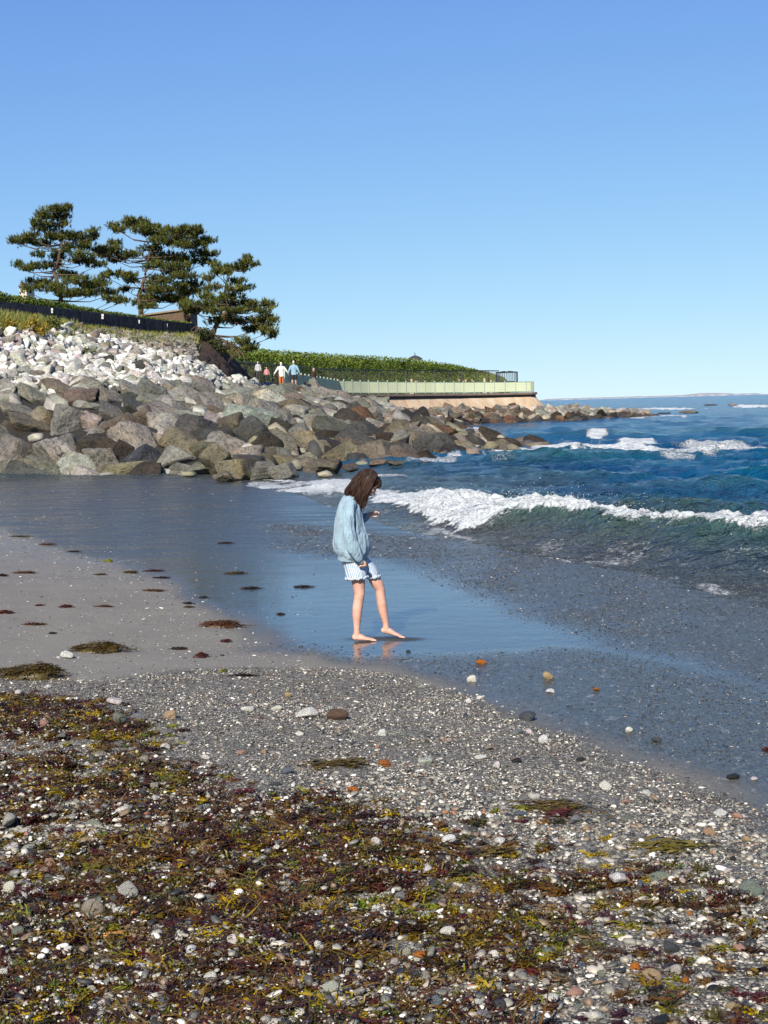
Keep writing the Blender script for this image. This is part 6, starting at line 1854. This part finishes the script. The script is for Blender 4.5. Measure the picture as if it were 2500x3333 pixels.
# pebbles and cobbles one can point to
PS = [rock_mesh(f'pebble_shape_{i}', 600 + i, 3, (1, rng.uniform(.65, .95), rng.uniform(.45, .75)), 8 + i % 4, .04, 7 + 2 * (i % 3)) for i in range(14)]
for m_ in PS: m_.materials.append(MAT['pebble'])
PC = {'white': (.86, .845, .79), 'pale grey': (.50, .49, .455), 'grey': (.26, .27, .27), 'dark grey': (.085, .09, .10), 'beige': (.42, .385, .32), 'tan': (.48, .36, .22), 'orange': (.52, .20, .06), 'brown': (.17, .12, .08), 'pinkish': (.50, .33, .27), 'greenish grey': (.24, .265, .22), 'black': (.03, .032, .035), 'blue-grey': (.16, .19, .23)}
LM = [(308, 2985, 74, 78, 'beige', 'largest beige cobble, rounded, leaning on two white stones'), (353, 3022, 46, 30, 'white', 'white stone touching the big beige cobble'), (398, 2993, 58, 34, 'white', 'second white stone right of the big beige cobble'),
      (415, 2928, 66, 50, 'pale grey', 'pale grey angular stone above the two white stones'), (620, 2115 + 1000, 44, 26, 'white', 'bright white pebble in the lower left weed'), (1005, 2322, 70, 34, 'white', 'white oblong pebble on the gravel below the girl'), (1100, 2330, 82, 44, 'brown', 'dark brown cobble right of the white oblong pebble'),
      (372, 2282, 62, 30, 'white', 'white stone at the head of the weed on the left'), (808, 2307, 42, 26, 'white', 'white pebble left of the white oblong one'), (218, 2134, 36, 30, 'white', 'lone white shell-like pebble on the dry sand'), (190, 2140, 20, 8, 'white', 'flat white chip left of the lone pebble on sand'),
      (1565, 2155, 34, 20, 'orange', 'orange pebble at the edge of the wet sand, right of the girl'), (1540, 2212, 34, 20, 'white', 'white pebble below the orange one at the water edge'), (1788, 2202, 42, 28, 'tan', 'yellow-tan pebble in the film of water'), (1793, 2250, 28, 16, 'white', 'white pebble under the yellow-tan one'), (1940, 2243, 28, 14, 'orange', 'orange-brown pebble right of the yellow-tan one'),
      (1563, 2271, 20, 14, 'white', 'small white pebble, right one of a pair by the water'), (1525, 2282, 20, 14, 'white', 'small white pebble, left one of a pair by the water'), (1717, 2335, 54, 30, 'dark grey', 'dark grey cobble half way along the gravel edge'), (1665, 2337, 32, 14, 'greenish grey', 'flat greenish pebble left of the dark grey cobble'),
      (2048, 2377, 28, 22, 'white', 'bright white pebble alone in the wet right part'), (2137, 2408, 36, 22, 'dark grey', 'dark pebble right of the lone bright white one'), (2385, 2527, 46, 26, 'black', 'black cobble at the right end of the gravel edge'), (2455, 2535, 20, 16, 'white', 'white pebble right of the black cobble'),
      (1250, 2485, 54, 26, 'orange', 'orange leaf-like flat stone in the middle gravel'), (1150, 2568, 40, 22, 'orange', 'orange pebble in the weed, below the orange flat stone'), (1468, 2740, 54, 34, 'white', 'large round white pebble in the lower middle'), (1332, 2712, 34, 30, 'beige', 'beige pebble left of the large round white one'), (1250, 2860, 36, 28, 'beige', 'beige pebble below left of the large round white one'),
      (2010, 2880, 62, 46, 'white', 'speckled white cobble in the right weed'), (2150, 2860, 72, 40, 'greenish grey', 'greenish flat cobble above the speckled white one'), (2440, 2895, 80, 46, 'greenish grey', 'striped grey cobble near the right edge'), (2085, 2890, 32, 26, 'blue-grey', 'round blue-grey pebble beside the speckled white cobble'), (1998, 2903, 26, 14, 'tan', 'tan pebble touching the speckled white cobble'),
      (2240, 2975, 26, 20, 'orange', 'orange pebble between two weed patches at right'), (1772, 3022, 34, 26, 'orange', 'salmon-orange pebble in the lower middle'), (2150, 3320, 60, 44, 'black', 'blue-black cobble cut by the bottom edge'), (290, 2754, 50, 34, 'tan', 'tan and white pebble high in the left weed'), (400, 2708, 26, 28, 'tan', 'peach pebble right of the tan and white one'),
      (20, 2905, 50, 50, 'white', 'big white stone at the left edge of the photo'), (38, 2920, 44, 38, 'white', 'second white stone beside the one at the left edge'), (85, 2895, 60, 44, 'pale grey', 'pale grey stone right of the left edge pair'), (125, 2888, 50, 40, 'pale grey', 'second pale grey stone in the left row'), (160, 2885, 40, 36, 'greenish grey', 'greenish stone in the left row'), (195, 2887, 44, 28, 'white', 'last white stone of the left row'),
      (20, 2672, 40, 24, 'white', 'white pebble in the upper left cluster'), (30, 2690, 48, 36, 'pale grey', 'pale stone under the upper left white pebble'), (75, 2710, 56, 28, 'white', 'white flat stone in the upper left cluster'), (72, 2612, 30, 22, 'white', 'white pebble above the upper left cluster'),
      (60, 3058, 44, 40, 'greenish grey', 'dark greenish stone above three white chips'), (40, 3078, 66, 26, 'white', 'white flat chip under the greenish stone'), (88, 3074, 30, 18, 'white', 'middle white chip under the greenish stone'), (118, 3074, 32, 18, 'white', 'right white chip under the greenish stone'),
      (30, 3133, 40, 26, 'white', 'white pebble near the lower left edge'), (15, 3200, 46, 26, 'white', 'white stone at the lower left edge'), (78, 3228, 40, 28, 'greenish grey', 'grey-green pebble low on the left'), (545, 3292, 52, 34, 'blue-grey', 'blue-grey pebble near the bottom'), (690, 3275, 30, 24, 'orange', 'orange-red pebble near the bottom'), (395, 3090, 70, 50, 'pale grey', 'pale jagged stone below the driftwood'), (350, 3098, 60, 34, 'grey', 'grey jagged stone left of the pale one'), (320, 3075, 40, 22, 'pale grey', 'small pale stone under the driftwood'),
      (840, 3030, 90, 20, 'pale grey', 'long pale splinter of stone in the lower weed'), (468, 2595, 34, 28, 'dark grey', 'dark pebble in the middle left weed'), (507, 2612, 34, 28, 'white', 'white pebble right of the dark pebble in the weed'), (505, 2575, 26, 30, 'beige', 'beige upright pebble above the white one'), (595, 2515, 44, 24, 'blue-grey', 'blue-grey flat stone at the weed edge'), (625, 2520, 20, 30, 'white', 'white upright pebble beside the blue-grey flat stone'),
      (450, 2340, 50, 36, 'grey', 'grey stone at the top of the left gravel'), (560, 2330, 44, 26, 'tan', 'tan flat stone at the top of the left gravel'), (395, 2350, 54, 40, 'greenish grey', 'greenish stone in the left gravel'), (680, 2930, 60, 34, 'greenish grey', 'greenish cobble in the lower centre left'), (690, 2908, 34, 28, 'white', 'white pebble behind the greenish cobble'), (570, 2950, 60, 18, 'white', 'thin white stone left of the greenish cobble'), (1080, 3245, 70, 34, 'pale grey', 'pale grey stone low in the middle'), (1790, 3255, 60, 26, 'white', 'white oblong stone low on the right'), (1380, 3195, 50, 40, 'beige', 'cream stone with green weed on it'), (2120, 3040, 46, 18, 'white', 'white flat pebble right of the salmon-orange one')]
r2 = np.random.default_rng(91)
lmw = []
def put_pebble(u, v, w_, h_, cn, mi, label, grp=None, lift=.0):
    x0, y0, z0 = (float(q) for q in onbeach(u, v + h_ * .28))
    sc_ = y0 / FPX
    o = link('pebble', PS[mi % len(PS)])
    rx, rz = w_ * sc_ / 2, h_ * sc_ / 2
    o.scale = (rx, max(rx, rz) * .8 / .8, rz * 1.05 / .6)
    o.location = (x0, y0, z0 + rz * .62 + lift)
    o.rotation_euler = (r2.normal() * .08, r2.normal() * .1, r2.normal() * .25)
    o.color = jit(PC[cn], r2, .07)
    tag(o, label, 'pebble', grp)
    return o
for k, (u, v, w_, h_, cn, lb) in enumerate(LM):
    put_pebble(u, v, w_, h_, cn, k, lb, 'pebbles and cobbles strewn over the beach', .03 * float(weed_density(*[np.array([float(q)]) for q in onbeach(u, v)[:2]])[0]))
    lmw.append((u, v, lb))
# others: counted row by row up the beach
wp = []
tries = 0
while len(wp) < 225 and tries < 6000:
    tries += 1
    v = 2230 + 1100 * r2.random() ** .8; u = r2.uniform(0, 2500)
    x0, y0, z0 = (float(q) for q in onbeach(u, v))
    if poly_mask(np.array([x0]), np.array([y0]), P_GRAV, .1)[0] < .6: continue
    if any(abs(u - a) < 60 and abs(v - b_) < 40 for a, b_, _ in lmw): continue
    if any(abs(u - q[0]) < 34 and abs(v - q[1]) < 26 for q in wp): continue
    cn = r2.choice(['white', 'pale grey', 'grey', 'dark grey', 'beige', 'tan', 'orange', 'pinkish', 'greenish grey', 'blue-grey', 'black'], p=[.32, .16, .11, .08, .08, .06, .02, .05, .05, .05, .02])
    s_ = r2.uniform(14, 26) * (1 + .7 * (v - 2230) / 1100) * (1.25 if r2.random() < .2 else 1)
    wp.append((u, v, s_ * r2.uniform(1, 1.5), s_ * r2.uniform(.6, .95), cn))
wp.sort(key=lambda q: -q[1]); nrow = 12; n = len(wp)
for r_ in range(nrow):
    row = sorted(wp[r_ * n // nrow:(r_ + 1) * n // nrow], key=lambda q: q[0])
    for k, (u, v, w_, h_, cn) in enumerate(row):
        size = 'tiny' if w_ < 26 else ('small' if w_ < 38 else 'mid-sized')
        rown = 'nearest strip' if r_ == 0 else ('farthest strip' if r_ == nrow - 1 else ordinal(r_) + ' strip')
        wd1 = float(weed_density(*[np.array([float(q)]) for q in onbeach(u, v)[:2]])[0])
        put_pebble(u, v, w_, h_, cn, int(r2.integers(14)), f"{size} {cn} pebble {'in the weed' if wd1 > .3 else 'on the gravel'}, {ordinal(k)} from the left in the {rown}", 'pebbles and cobbles strewn over the beach', .022 if wd1 > .3 else 0)
# a piece of orange driftwood under the cobble
x0, y0, z0 = (float(q) for q in onbeach(370, 3062)); sc_ = y0 / FPX
mb = MB(); P8 = [Vector((-72 * sc_, 0, .006)), Vector((-40 * sc_, .004, .012)), Vector((0, .0, .016)), Vector((35 * sc_, .003, .022)), Vector((72 * sc_, .0, .028))]
mb.tube(P8, [.006, .011, .0125, .011, .007], 7)
mb.tube([P8[1], P8[1] + Vector((-.02, -.006, .012))], [.006, .002], 5)
o = mb.build('driftwood', simple('rusty_wood', (.42, .20, .06), .8, .4, 60, bump=.6), None, True); o.location = (x0, y0, z0 + .004)
tag(o, 'short orange-brown piece of driftwood below the big beige cobble', 'driftwood')

# ------------------------------------------------------------------ a last trim of every pigment: slightly deeper and richer, for the brighter exposure
for m_ in bpy.data.materials:
    nt_ = m_.node_tree
    for nd in [q for q in nt_.nodes if q.type == 'BSDF_PRINCIPLED']:
        k_ = .92 if m_.name in ('sea_water', 'foam_drops') else (.98 if m_.name == 'pebble_stone' else (.86 if m_.name == 'rubble_stone' else .76))
        bc = nd.inputs['Base Color']
        if bc.is_linked:
            hs = nt_.nodes.new('ShaderNodeHueSaturation'); hs.inputs['Value'].default_value = k_; hs.inputs['Saturation'].default_value = 1.08
            src = bc.links[0].from_socket
            nt_.links.new(src, hs.inputs['Color']); nt_.links.new(hs.outputs[0], bc)
        else:
            c_ = bc.default_value; bc.default_value = (c_[0] * k_, c_[1] * k_, c_[2] * k_, 1)
